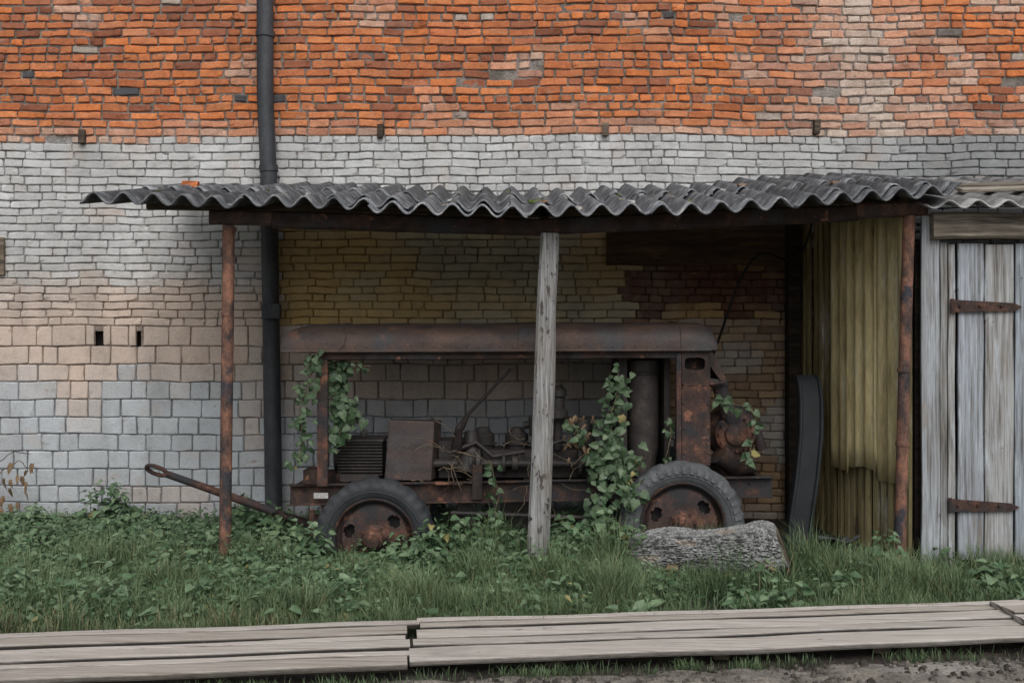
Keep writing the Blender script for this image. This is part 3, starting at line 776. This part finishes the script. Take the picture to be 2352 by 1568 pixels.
# ------------------------------------------------------------ rubber belt, scrap, cable, log
rb = MB()
P = [(2.30, 8.05, -.02), (2.33, 8.06, .25), (2.40, 8.12, .60), (2.45, 8.18, .95), (2.475, 8.26, 1.22), (2.475, 8.32, 1.36), (2.48, 8.40, 1.42)]
for (off, w, t) in ((0, .19, .045), (-.085, .03, .10), (.085, .03, .10)):
    pts = [Vector(p) + Vector((off, 0, 0)) for p in P]
    vs = []; fs = []
    for i, p in enumerate(pts):
        k = 1 - .12 * abs(i - 3) / 3
        if i == len(pts) - 1: k *= .75
        for (x, y) in ((-w / 2, -t / 2), (w / 2, -t / 2), (w / 2, t / 2), (-w / 2, t / 2)): vs.append((p.x + x * k, p.y + y, p.z))
    for i in range(len(pts) - 1):
        for q in range(4): fs.append((i * 4 + q, i * 4 + (q + 1) % 4, (i + 1) * 4 + (q + 1) % 4, (i + 1) * 4 + q))
    fs.append((3, 2, 1, 0)); fs.append(tuple((len(pts) - 1) * 4 + q for q in range(4)))
    rb.add(vs, fs, (.30, .34, .36))
rb.obj('rubber_belt', M_rubber, None, smooth=50, bevel=.015)
mb = MB(); vs = []; fs = []
for j in range(9):
    for i in range(9):
        x = 2.42 + i * .04; y = 7.85 + j * .04
        vs.append((x, y, .02 + .13 * max(0, nz(x * 4, y * 4, 3) + .4) + .08 * (i / 8) * (1 - j / 8)))
for j in range(8):
    for i in range(8): a = j * 9 + i; fs.append((a, a + 1, a + 10, a + 9))
mb.add(vs, fs, (1.3, 1.35, 1.4)); mb.obj('rubber_scrap', M_rubber, None, smooth=60, solid=.01)
cb = bpy.data.curves.new('hanging_cable', 'CURVE'); cb.dimensions = '3D'; cb.bevel_depth = .011; cb.bevel_resolution = 3
sp = cb.splines.new('NURBS')
pts = [(2.48, 8.2, 2.75), (2.47, 8.2, 2.62), (2.40, 8.3, 2.36), (2.36, 8.6, 2.38), (2.2, 8.7, 2.52), (2.03, 8.7, 2.35), (1.90, 8.7, 2.0), (1.80, 8.6, 1.75), (1.70, 8.4, 1.60)]
sp.points.add(len(pts) - 1)
for i, p in enumerate(pts): sp.points[i].co = (*p, 1)
sp.use_endpoint_u = True; sp.order_u = 4
cb.materials.append(M_black); o = bpy.data.objects.new('hanging_cable', cb); scene.collection.objects.link(o)

lg = empty('log')
mb = MB(); n = 260; m = 170; vs = []; fs = []; cs = []
def logp(k, a):
    x = .86 + 1.12 * k
    base = .150 + .036 * sst(.2, .8, k) + .010 * math.sin(k * 9)
    if k < .12: base *= .70 + .30 * math.sqrt(max(0, k / .12))
    if k > .90: base *= .72 + .28 * math.sqrt(max(0, (1 - k) / .10))
    ca, sa = math.cos(a), math.sin(a)
    r = base + .040 * nz(k * 3.5, ca * 1.6, sa * 1.6)
    cr1 = 1 - min(1, abs(nz(k * 10 + .6 * nz(k * 9, ca * 4, sa * 4), ca * 7, sa * 7)) / .16)
    cr2 = 1 - min(1, abs(nz(k * 24, ca * 13 + 3, sa * 13)) / .20)
    dep = max(cr1, cr2 * .6)
    r -= .024 * dep; fn_ = nz(k * 70, ca * 30, sa * 30); r += .004 * fn_
    l = (1 - dep) ** .7
    c = mixc((.022, .021, .021), (.33, .335, .33), l * (.70 + .6 * fn_))
    if nz(k * 4, ca * 2 + 7, sa * 2) > .42: c = mixc(c, (.27, .21, .16), .5)
    return (x - .05 * sa * sst(.75, 1, k) + .04 * ca * sst(.7, 1, k), 7.36 - .08 * k + r * ca, .145 + .05 * k + r * .97 * sa), c
for i in range(n + 1):
    for q in range(m):
        p, c = logp(i / n, 2 * math.pi * q / m); vs.append(p); cs.append(c)
for i in range(n):
    for q in range(m):
        w = (q + 1) % m; fs.append((i * m + q, (i + 1) * m + q, (i + 1) * m + w, i * m + w))
mb.add(vs, fs, cs); mb.obj('bark', M_bark, lg, smooth=60)
mb = MB()
for k in (0, 1):
    ring = [logp(k, 2 * math.pi * q / m)[0] for q in range(m)]
    c = np.mean(ring, axis=0) + np.array([(-.03 if k == 0 else .012), 0, 0])
    mb.add(ring + [tuple(c)], [(q, (q + 1) % m, m) if k else ((q + 1) % m, q, m) for q in range(m)], W1)
mb.box(1.12, 1.20, 7.19, 7.23, .04, .09, (2.0, 1.6, 1.3), .02); mb.box(2.02, 2.12, 7.3, 7.36, .0, .03, (2.4, 1.6, 1.2), .01)
mb.obj('cut_ends', M_cutwood, lg)

# ------------------------------------------------------------ ground
def bw_far(x): return 5.87 + .114 * x
def bw_near(x): return 5.10 + .12 * x
gx = np.concatenate([[-250, -100, -40, -20, -12, -9], np.arange(-7, 7.01, .06), [9, 12, 20, 40, 100, 250]])
gy = np.concatenate([[-200, -60, -20, -5, 0, 2, 3.5], np.arange(4.2, 6.2, .035), np.arange(6.2, 9.9, .12), [12, 20, 60, 250]])
V = []; C = []
for y in gy:
    for x in gx:
        near = 3 < y < 10 and abs(x) < 8
        z = 0
        if near:
            z = .015 * nz(x * 1.2, y * 1.2)
            if y < bw_near(x) + .05:
                z += .022 * nz(x * 3, y * 5, 3) + .014 * nz(x * 9, y * 12, 4) + .008 * nz(x * 20, y * 25) - .005
            if bw_near(x) - .05 < y < bw_far(x) + .1: z = min(z, .01) - .01
        if y < bw_far(x):
            c = (.20, .18, .155)
            c = mixc(c, (.27, .25, .225), sst(.0, .4, nz(x * 1.5, y * 2, 7)))
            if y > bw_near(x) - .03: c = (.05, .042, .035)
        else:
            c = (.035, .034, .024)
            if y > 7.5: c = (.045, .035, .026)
        V.append((x, y, z)); C.append(c)
nx = len(gx)
F = [(j * nx + i, j * nx + i + 1, (j + 1) * nx + i + 1, (j + 1) * nx + i) for j in range(len(gy) - 1) for i in range(nx - 1)]
quads_obj('ground', np.array(V), np.array(F), np.array(C), M_ground, smooth=True)
mb = MB()
for i in range(1100):
    x = R.uniform(-1.0, 4.2) if R.random() < .8 else R.uniform(-4, 4); y = bw_near(x) - abs(R.gauss(0, .28)) - .03
    if y < 4.3: continue
    s = R.uniform(.004, .016) * (1.6 if R.random() < .1 else 1)
    vs = []
    for dx, dy, dz in ((-1, -1, 0), (1, -1, 0), (1, 1, 0), (-1, 1, 0), (-.6, -.6, 1), (.6, -.6, .8), (.5, .6, 1), (-.5, .5, .7)):
        vs.append((x + dx * s * R.uniform(.7, 1.4), y + dy * s * R.uniform(.7, 1.3), -.008 + dz * s * R.uniform(.8, 1.3)))
    mb.add(vs, [(0, 1, 5, 4), (1, 2, 6, 5), (2, 3, 7, 6), (3, 0, 4, 7), (4, 5, 6, 7)], scl((.13, .115, .10), R.uniform(.4, 1.4)))
mb.obj('soil_clods', M_mortar, None)

# ------------------------------------------------------------ boardwalk
bw = empty('boardwalk')
mb = MB()
def bpt(x, t, z): return (x, bw_far(x) * (1 - t) + bw_near(x) * t, z)
def section(x0, x1, ts, zoff=0, dx=0):
    tints = [(1.02, 1, .98), (.82, .79, .75), (1.08, 1.06, 1.04), (.92, .90, .88), (1.02, 1.0, .98), (.84, .81, .77)]
    for i, (ta, tb) in enumerate(ts):
        tm = (ta + tb) / 2; w = (tb - ta) * .76
        z = .070 + zoff + (.006 if i % 2 else 0) + R.uniform(-.002, .002)
        a = Vector(bpt(x0 + R.uniform(-.03, .03), tm, z)); b = Vector(bpt(x1 + R.uniform(-.03, .03), tm, z + R.uniform(-.003, .003)))
        a.y += dx; b.y += dx
        last = i == len(ts) - 1
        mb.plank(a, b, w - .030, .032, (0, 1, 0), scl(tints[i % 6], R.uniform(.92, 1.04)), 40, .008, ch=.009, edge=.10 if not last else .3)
section(-4.6, -.56, [(.02, .17), (.17, .40), (.40, .53), (.53, .74), (.74, .87), (.87, 1.10)])
section(-.55, 3.15, [(-.02, .12), (.12, .27), (.27, .52), (.52, .70), (.70, 1.02)])
section(2.9, 6.5, [(.02, .2), (.2, .42), (.42, .6), (.6, .8), (.8, 1.0)], .034, -.10)
section(-7.5, -4.62, [(.0, .2), (.2, .4), (.4, .6), (.6, .8), (.8, 1.0)])
mb.obj('boards', M_board, bw)
mb = MB()
for x in np.arange(-7, 6.4, .9):
    mb.plank(bpt(x, .02, .024), bpt(x + .02, .88, .024), .09, .05, (1, 0, 0), W1, 2, 0)
mb.obj('bearers', M_wooddark, bw)

# ------------------------------------------------------------ vegetation
def grass_mesh(pos, h, col, wid):
    n = len(pos)
    az = rng.uniform(0, 2 * np.pi, n); lean = rng.uniform(.1, .9, n) * h; wd = az + np.pi / 2 + rng.uniform(-.5, .5, n)
    ts = np.array([0, .4, .75, 1.0]); ws = np.array([1, .85, .5, .06])
    V = np.zeros((n, 8, 3)); C = np.zeros((n, 8, 3))
    for i, (t, w) in enumerate(zip(ts, ws)):
        cx = pos[:, 0] + np.cos(az) * lean * t ** 2; cy = pos[:, 1] + np.sin(az) * lean * t ** 2
        cz = pos[:, 2] + h * (t - .28 * t ** 3 * (lean / h))
        for s, k in ((-1, 0), (1, 1)):
            V[:, i * 2 + k, 0] = cx + s * np.cos(wd) * wid * w / 2; V[:, i * 2 + k, 1] = cy + s * np.sin(wd) * wid * w / 2; V[:, i * 2 + k, 2] = cz
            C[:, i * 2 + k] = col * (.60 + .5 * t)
    q = np.array([[0, 1, 3, 2], [2, 3, 5, 4], [4, 5, 7, 6]])
    F = (np.arange(n)[:, None, None] * 8 + q[None]).reshape(-1, 4)
    return V.reshape(-1, 3), F, C.reshape(-1, 3)

def nzv(X, Y, s, o=0): return np.array([nz(a * s, b * s, o) for a, b in zip(X, Y)])

def allowed(X, Y):
    far = 5.87 + .114 * X
    ok = (Y > far + .02) & (Y < 9.48)
    ok &= ~((X > 3.02) & (Y > 7.42))
    ok &= ~((X > 1.75) & (Y > 7.52))
    ok &= ~((X > .85) & (X < 2.03) & (Y > 7.10) & (Y < 7.60))
    return ok
N0 = 200000
X = rng.uniform(-5.2, 4.9, N0); Y = rng.uniform(5.2, 9.5, N0)
ok = allowed(X, Y)
patch = nzv(X, Y, 1.1, 2)
dens = np.where(Y > 7.8, .25, 1.0) * np.where((X < 1.0) & (Y > 6.9), .55, 1.0) * np.clip(.85 + patch, .2, 1)
ok &= rng.random(N0) < dens
X = X[ok]; Y = Y[ok]; patch = patch[ok]; n = len(X)
h = rng.uniform(.06, .16, n) * (1 + .5 * patch)
edge = Y - (5.87 + .114 * X)
h *= np.clip(.6 + edge * .8, .55, 1.2)
clump = np.clip(nzv(X, Y, 2.2, 6), 0, 1); clump2 = np.clip(nzv(X, Y, 4.5, 16) - .12, 0, 1)
h += clump * .38 * np.clip(edge, 0, .8) * ((X > -1.0) & (X < 3)) + clump * .20 * np.clip(edge * 2, .3, 1) + clump2 * .30
h *= np.where(Y > 8.0, .6, 1)
h *= np.where((X > .8) & (X < 2.1) & (Y > 6.7) & (Y < 7.2), .5, 1)
h *= np.where((X > -1.6) & (X < -.6) & (Y > 7.0), .55, 1)
g = np.array([.075, .135, .058]); g2 = np.array([.19, .255, .13]); g3 = np.array([.30, .27, .15])
t = np.clip(rng.random(n)[:, None] * .6 + .4 * np.clip(.5 + 2.0 * patch + .6 * clump, 0, 1)[:, None], 0, 1); col = g * (1 - t) + g2 * t
dry = (rng.random(n) < .04 + .45 * np.clip((.35 - edge) / .35, 0, 1) * (X < -1.2))[:, None]
col = np.where(dry, g3 * rng.uniform(.7, 1.1, n)[:, None], col)
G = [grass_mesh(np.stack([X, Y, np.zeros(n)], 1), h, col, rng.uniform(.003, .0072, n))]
tx = []; ty = []; th = []
for i in range(46):
    cx = R.choice([R.uniform(-1.6, 1.6), R.uniform(-1, 2.8), R.uniform(-3, 3.6)]); cy = bw_near(cx) - R.uniform(.0, .07) - (.05 if cx < -.5 else 0); k = R.randint(15, 75); s = R.uniform(.02, .09)
    for q in range(k): tx.append(cx + R.gauss(0, s * 1.5)); ty.append(cy + R.gauss(0, s * .4)); th.append(R.uniform(.02, .08))
for i in range(60):
    cx = R.uniform(-4, 3); cy = bw_far(cx) + R.uniform(-.03, .05); k = R.randint(20, 60); s = R.uniform(.03, .08)
    for q in range(k): tx.append(cx + R.gauss(0, s * 1.5)); ty.append(cy + R.gauss(0, s * .3)); th.append(R.uniform(.08, .17))
tx = np.array(tx); ty = np.array(ty); th = np.array(th); t = rng.random(len(tx))[:, None]
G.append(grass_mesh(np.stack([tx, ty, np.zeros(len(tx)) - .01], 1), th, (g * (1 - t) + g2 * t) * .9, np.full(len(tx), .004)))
Vs = []; Fs = []; Cs = []; o = 0
for (v, f, c) in G: Vs.append(v); Fs.append(f + o); Cs.append(c); o += len(v)
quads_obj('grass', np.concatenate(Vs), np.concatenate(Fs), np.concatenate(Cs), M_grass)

LU = np.array([0, .33, .68, 1.0, -.10, .28, .66, 1.0, -.10, .28, .66, 1.0])
LV = np.array([0, 0, 0, 0, .26, .44, .26, .012, -.26, -.44, -.26, -.012])
LF = np.array([[0, 1, 5, 4], [1, 2, 6, 5], [2, 3, 7, 6], [1, 0, 8, 9], [2, 1, 9, 10], [3, 2, 10, 11]])
def leaves(pos, d, nrm, size, col, asp=None):
    pos = np.array(pos, float); d = np.array(d, float); nrm = np.array(nrm, float); size = np.array(size, float)
    d /= np.linalg.norm(d, axis=1)[:, None]; nrm -= (nrm * d).sum(1)[:, None] * d; nrm /= np.linalg.norm(nrm, axis=1)[:, None] + 1e-9
    sd = np.cross(nrm, d); n = len(pos)
    asp = np.ones(n) if asp is None else asp
    fold = rng.uniform(-.1, .5, n); drp = rng.uniform(.05, .5, n)
    u = LU[None] * np.ones((n, 1)); v = LV[None] * asp[:, None] * rng.uniform(.85, 1.15, (n, 12)); w = fold[:, None] * np.abs(v) - drp[:, None] * u ** 2 + rng.uniform(-.03, .03, (n, 12))
    S = size[:, None, None]
    V = pos[:, None, :] + S * (u[..., None] * d[:, None] + v[..., None] * sd[:, None] + w[..., None] * nrm[:, None])
    F = (np.arange(n)[:, None, None] * 12 + LF[None]).reshape(-1, 4)
    C = np.repeat(np.array(col)[:, None, :], 12, 1) * (1 + .25 * (np.abs(LV) < .02))[None, :, None]
    return V.reshape(-1, 3), F, C.reshape(-1, 3)
def rnd_leaf_cols(n, dark=1.0):
    a = np.array([.050, .100, .046]); b = np.array([.155, .225, .125]); t = rng.random(n)[:, None] ** 1.2
    c = (a * (1 - t) + b * t) * dark
    yl = (rng.random(n) < .008)[:, None]
    return np.where(yl, np.array([.24, .21, .08]), c)
P_ = []; D_ = []; N_ = []; S_ = []; A_ = []
stems = MB()
def weed(x, y, hh, nl, sz, spread=.09, stem=False, asp=1.0):
    for q in range(nl):
        k = (q + R.random()) / nl; a = q * 2.4 + R.uniform(-.5, .5)
        rr = spread * (1.15 - .75 * k) * R.uniform(.2, 1.1)
        P_.append((x + rr * math.cos(a), y + rr * math.sin(a), max(.01, hh * (.15 + .85 * k))))
        D_.append((math.cos(a), math.sin(a), R.uniform(-.5, .35)))
        N_.append((R.uniform(-.4, .4), R.uniform(-.75, .15), 1)); S_.append(sz * R.uniform(.6, 1.3) * (1.1 - .45 * k)); A_.append(asp * R.uniform(.85, 1.2))
    if stem: stems.tube([(x, y, 0), (x + R.uniform(-.02, .02), y, hh * .6), (x + R.uniform(-.02, .02), y, hh * .95)], [.004, .003, .002], 5, (.06, .10, .045))
cnt = 0
for i in range(7000):
    x = R.uniform(-5.3, 4.6); y = R.uniform(5.9, 9.4)
    if not bool(allowed(np.array([x]), np.array([y]))[0]): continue
    e = y - bw_far(x)
    if e < .10: continue
    pn = nz(x * .9, y * 1.1, 12); prob = 0
    if x < -.4: prob = .85 if e > .55 else .25
    elif x < 1.0: prob = .46 if e > .5 else .18
    else: prob = .08
    if y > 8.0 and x > -2.2: prob *= .35
    if R.random() > prob * (1 + 1.8 * pn): continue
    hh = R.uniform(.06, .22) + .14 * max(0, nz(x * 1.7, y * 1.7, 3))
    if 7.2 < y < 7.85 and -.7 < x < 1.0: hh += R.uniform(0, .14)
    if y > 8.4 and x < -2.3: hh = R.uniform(.05, .17)
    if 7.0 < y < 7.85 and -1.5 < x < -.75: hh = R.uniform(.03, .08)
    weed(x, y, hh, R.randint(7, 13), R.choice([.03, .045, .06, .08]), R.uniform(.06, .13), R.random() < .3, R.choice([.55, .8, 1, 1.15]))
    cnt += 1
for (x, y, hh, k) in ((-3.72, 9.2, .44, 30), (-3.6, 9.1, .34, 22), (-3.85, 9.15, .34, 20), (-4.3, 9.0, .24, 20), (-2.45, 8.9, .28, 20), (-2.1, 8.6, .32, 22), (-1.95, 8.3, .34, 22), (-2.3, 8.7, .37, 20),
                      (-.35, 7.6, .42, 22), (-.55, 7.65, .36, 20), (-.1, 7.7, .38, 18), (.55, 7.5, .38, 24), (.72, 7.45, .46, 28), (.84, 7.3, .34, 24), (.45, 7.3, .28, 18), (-1.5, 7.6, .30, 18), (-1.62, 7.6, .33, 18),
                      (.0, 7.6, .34, 20), (.4, 7.7, .36, 20), (2.74, 7.25, .36, 22), (2.68, 7.2, .22, 14), (3.25, 6.8, .20, 16), (3.4, 6.7, .16, 14), (-.68, 7.55, .30, 22), (-.25, 7.4, .3, 18), (2.2, 6.6, .2, 14)):
    for q in range(2): weed(x + R.uniform(-.05, .05), y + R.uniform(-.05, .05), hh * R.uniform(.8, 1.05), k, .085, .13, True, 1.05)
for i in range(34):
    x = R.uniform(-2.3, 1.9); y = bw_far(x) + R.uniform(.08, .6); weed(x, y, .10, 5, R.uniform(.10, .17), .05, False, .7)
v, f, c = leaves(P_, D_, N_, S_, rnd_leaf_cols(len(P_)), np.array(A_))
wd = empty('weeds')
quads_obj('weed_leaves', v, f, c, M_leaf, wd); stems.obj('weed_stems', M_grass, wd)

vn = empty('climbing_vine')
P_ = []; D_ = []; N_ = []; S_ = []
st2 = MB()
def vine(pts, nl, sz, sp, r=.004):
    pts = [Vector(p) for p in pts]
    sm = []
    for i in range(len(pts) - 1):
        for q in range(4): sm.append(pts[i].lerp(pts[i + 1], q / 4) + Vector((R.uniform(-.01, .01), R.uniform(-.01, .01), R.uniform(-.01, .01))))
    sm.append(pts[-1]); st2.tube(sm, r, 5, (.7, .65, .5))
    for q in range(nl):
        k = R.random() * (len(sm) - 1.001); i = int(k); p = sm[i].lerp(sm[i + 1], k - i)
        P_.append((p.x + R.gauss(0, sp), p.y + R.gauss(0, sp * .7), p.z + R.gauss(0, sp)))
        D_.append((R.uniform(-1, 1), R.uniform(-.6, .2), R.uniform(-1.2, .1))); N_.append((R.uniform(-.6, .6), -1, R.uniform(-.3, 1.1))); S_.append(sz * R.uniform(.5, 1.3))
vine([(-1.57, 8.0, 1.62), (-1.62, 8.0, 1.4), (-1.70, 8.0, 1.15), (-1.68, 8.0, .9), (-1.72, 8.0, .72)], 100, .062, .038)
vine([(-1.45, 8.15, 1.6), (-1.44, 8.15, 1.35), (-1.40, 8.15, 1.1), (-1.42, 8.12, .85)], 135, .070, .045)
vine([(-1.5, 8.1, 1.58), (-1.3, 8.1, 1.52), (-1.15, 8.1, 1.50)], 18, .065, .03)
vine([(-1.35, 8.2, 1.2), (-1.27, 8.2, 1.05)], 30, .08, .04)
vine([(.86, 8.0, 1.45), (.84, 8.0, 1.25), (.76, 7.95, 1.05), (.85, 7.95, .88), (.78, 7.9, .70), (.68, 7.9, .62)], 150, .066, .052)
vine([(.62, 7.9, .70), (.70, 7.9, .80), (.88, 7.9, .75), (1.05, 7.85, .78)], 55, .07, .045)
vine([(.80, 7.95, .95), (.86, 7.9, .75), (.95, 7.85, .60), (.80, 7.8, .52), (.65, 7.8, .40), (.62, 7.8, .25)], 150, .074, .062)
vine([(1.62, 7.98, 1.28), (1.75, 7.98, 1.2), (1.92, 8.0, 1.18), (1.96, 8.0, 1.02), (1.93, 8.0, .86), (1.88, 8.0, .68)], 32, .065, .02)
vine([(1.2, 8.0, .60), (1.28, 8.0, .95), (1.25, 8.0, 1.1)], 14, .065, .02)
vine([(.45, 8.0, 1.05), (.52, 8.0, 1.0), (.58, 8.0, .85)], 18, .06, .03)
vine([(-.15, 7.95, .3), (-.1, 7.95, .5), (-.18, 7.95, .75)], 18, .06, .03)
vc = rnd_leaf_cols(len(P_), .76)
v, f, c = leaves(P_, D_, N_, S_, vc); quads_obj('vine_leaves', v, f, c, M_leaf, vn)
st2.obj('vine_stems', M_lintel, vn)
dv = empty('dry_twigs')
st2 = MB()
for i in range(30):
    x = R.uniform(-.62, -.25) if i < 16 else R.uniform(.1, .75); z = R.uniform(.5, .95); y = R.uniform(7.98, 8.2)
    pts = [Vector((x, y, z))]
    dd = Vector((R.uniform(-1, 1), 0, R.uniform(-.6, 1))).normalized()
    for q in range(6):
        dd = (dd + Vector((R.uniform(-.6, .6), R.uniform(-.3, .3), R.uniform(-.7, .5)))).normalized(); pts.append(pts[-1] + dd * .05)
    st2.tube(pts, [.003] * 6 + [.0015], 4, (.8, .7, .6))
P_ = []; D_ = []; N_ = []; S_ = []
vine([(-4.95, 9.2, .0), (-4.85, 9.2, .35), (-4.70, 9.2, .52), (-4.55, 9.2, .60), (-4.47, 9.2, .50)], 0, .1, .02)
vine([(-5.0, 9.2, .35), (-4.80, 9.2, .55), (-4.6, 9.2, .68), (-4.46, 9.2, .66)], 0, .1, .02)
for q in range(36):
    P_.append((R.uniform(-4.95, -4.42), 9.2 + R.uniform(-.05, .05), R.uniform(.15, .66))); D_.append((R.uniform(-.3, .3), 0, -1)); N_.append((R.uniform(-.6, .6), -1, .2)); S_.append(R.uniform(.06, .12))
for q in range(30):
    P_.append((R.uniform(.42, .7), R.uniform(8.0, 8.1), R.uniform(.75, 1.12))); D_.append((R.uniform(-1, 1), 0, -1)); N_.append((R.uniform(-.6, .6), -1, .2)); S_.append(R.uniform(.04, .07))
nn = len(P_); cc = np.array([.22, .15, .09]) * rng.uniform(.5, 1.4, nn)[:, None]
v, f, c = leaves(P_, D_, N_, S_, cc, np.full(nn, .5)); quads_obj('dry_leaves', v, f, c, M_leaf, dv)
st2.obj('twigs', M_lintel, dv)

# ------------------------------------------------------------ light, sky, camera
w = bpy.data.worlds.new('World'); scene.world = w; w.use_nodes = True
nt = w.node_tree; bg = nt.nodes['Background']
sky = nt.nodes.new('ShaderNodeTexSky'); sky.sky_type = 'NISHITA'; sky.sun_disc = False
EL, AZ = 50, 170
sky.sun_elevation = rad(EL); sky.sun_rotation = rad(AZ); sky.dust_density = 4; sky.air_density = 1.0; sky.ozone_density = 1.0
hs = nt.nodes.new('ShaderNodeHueSaturation'); hs.inputs['Saturation'].default_value = .34
nt.links.new(sky.outputs[0], hs.inputs['Color']); nt.links.new(hs.outputs[0], bg.inputs['Color'])
bg.inputs['Strength'].default_value = .145
sun = bpy.data.lights.new('sun', 'SUN'); sun.energy = 1.25; sun.angle = rad(50); sun.color = (1, .985, .96)
so = bpy.data.objects.new('sun', sun); scene.collection.objects.link(so)
dirv = Vector((math.sin(rad(AZ)) * math.cos(rad(EL)), math.cos(rad(AZ)) * math.cos(rad(EL)), math.sin(rad(EL))))
so.rotation_euler = dirv.to_track_quat('Z', 'Y').to_euler()
scene.view_settings.view_transform = 'Standard'; scene.view_settings.look = 'None'; scene.view_settings.exposure = 0

cam = bpy.data.cameras.new('camera'); co = bpy.data.objects.new('camera', cam); scene.collection.objects.link(co)
co.location = (0, 0, 1.7); co.rotation_euler = (rad(90), 0, 0)
cam.lens = 35; cam.sensor_width = 36; cam.clip_end = 1000; cam.clip_start = .1
scene.camera = co
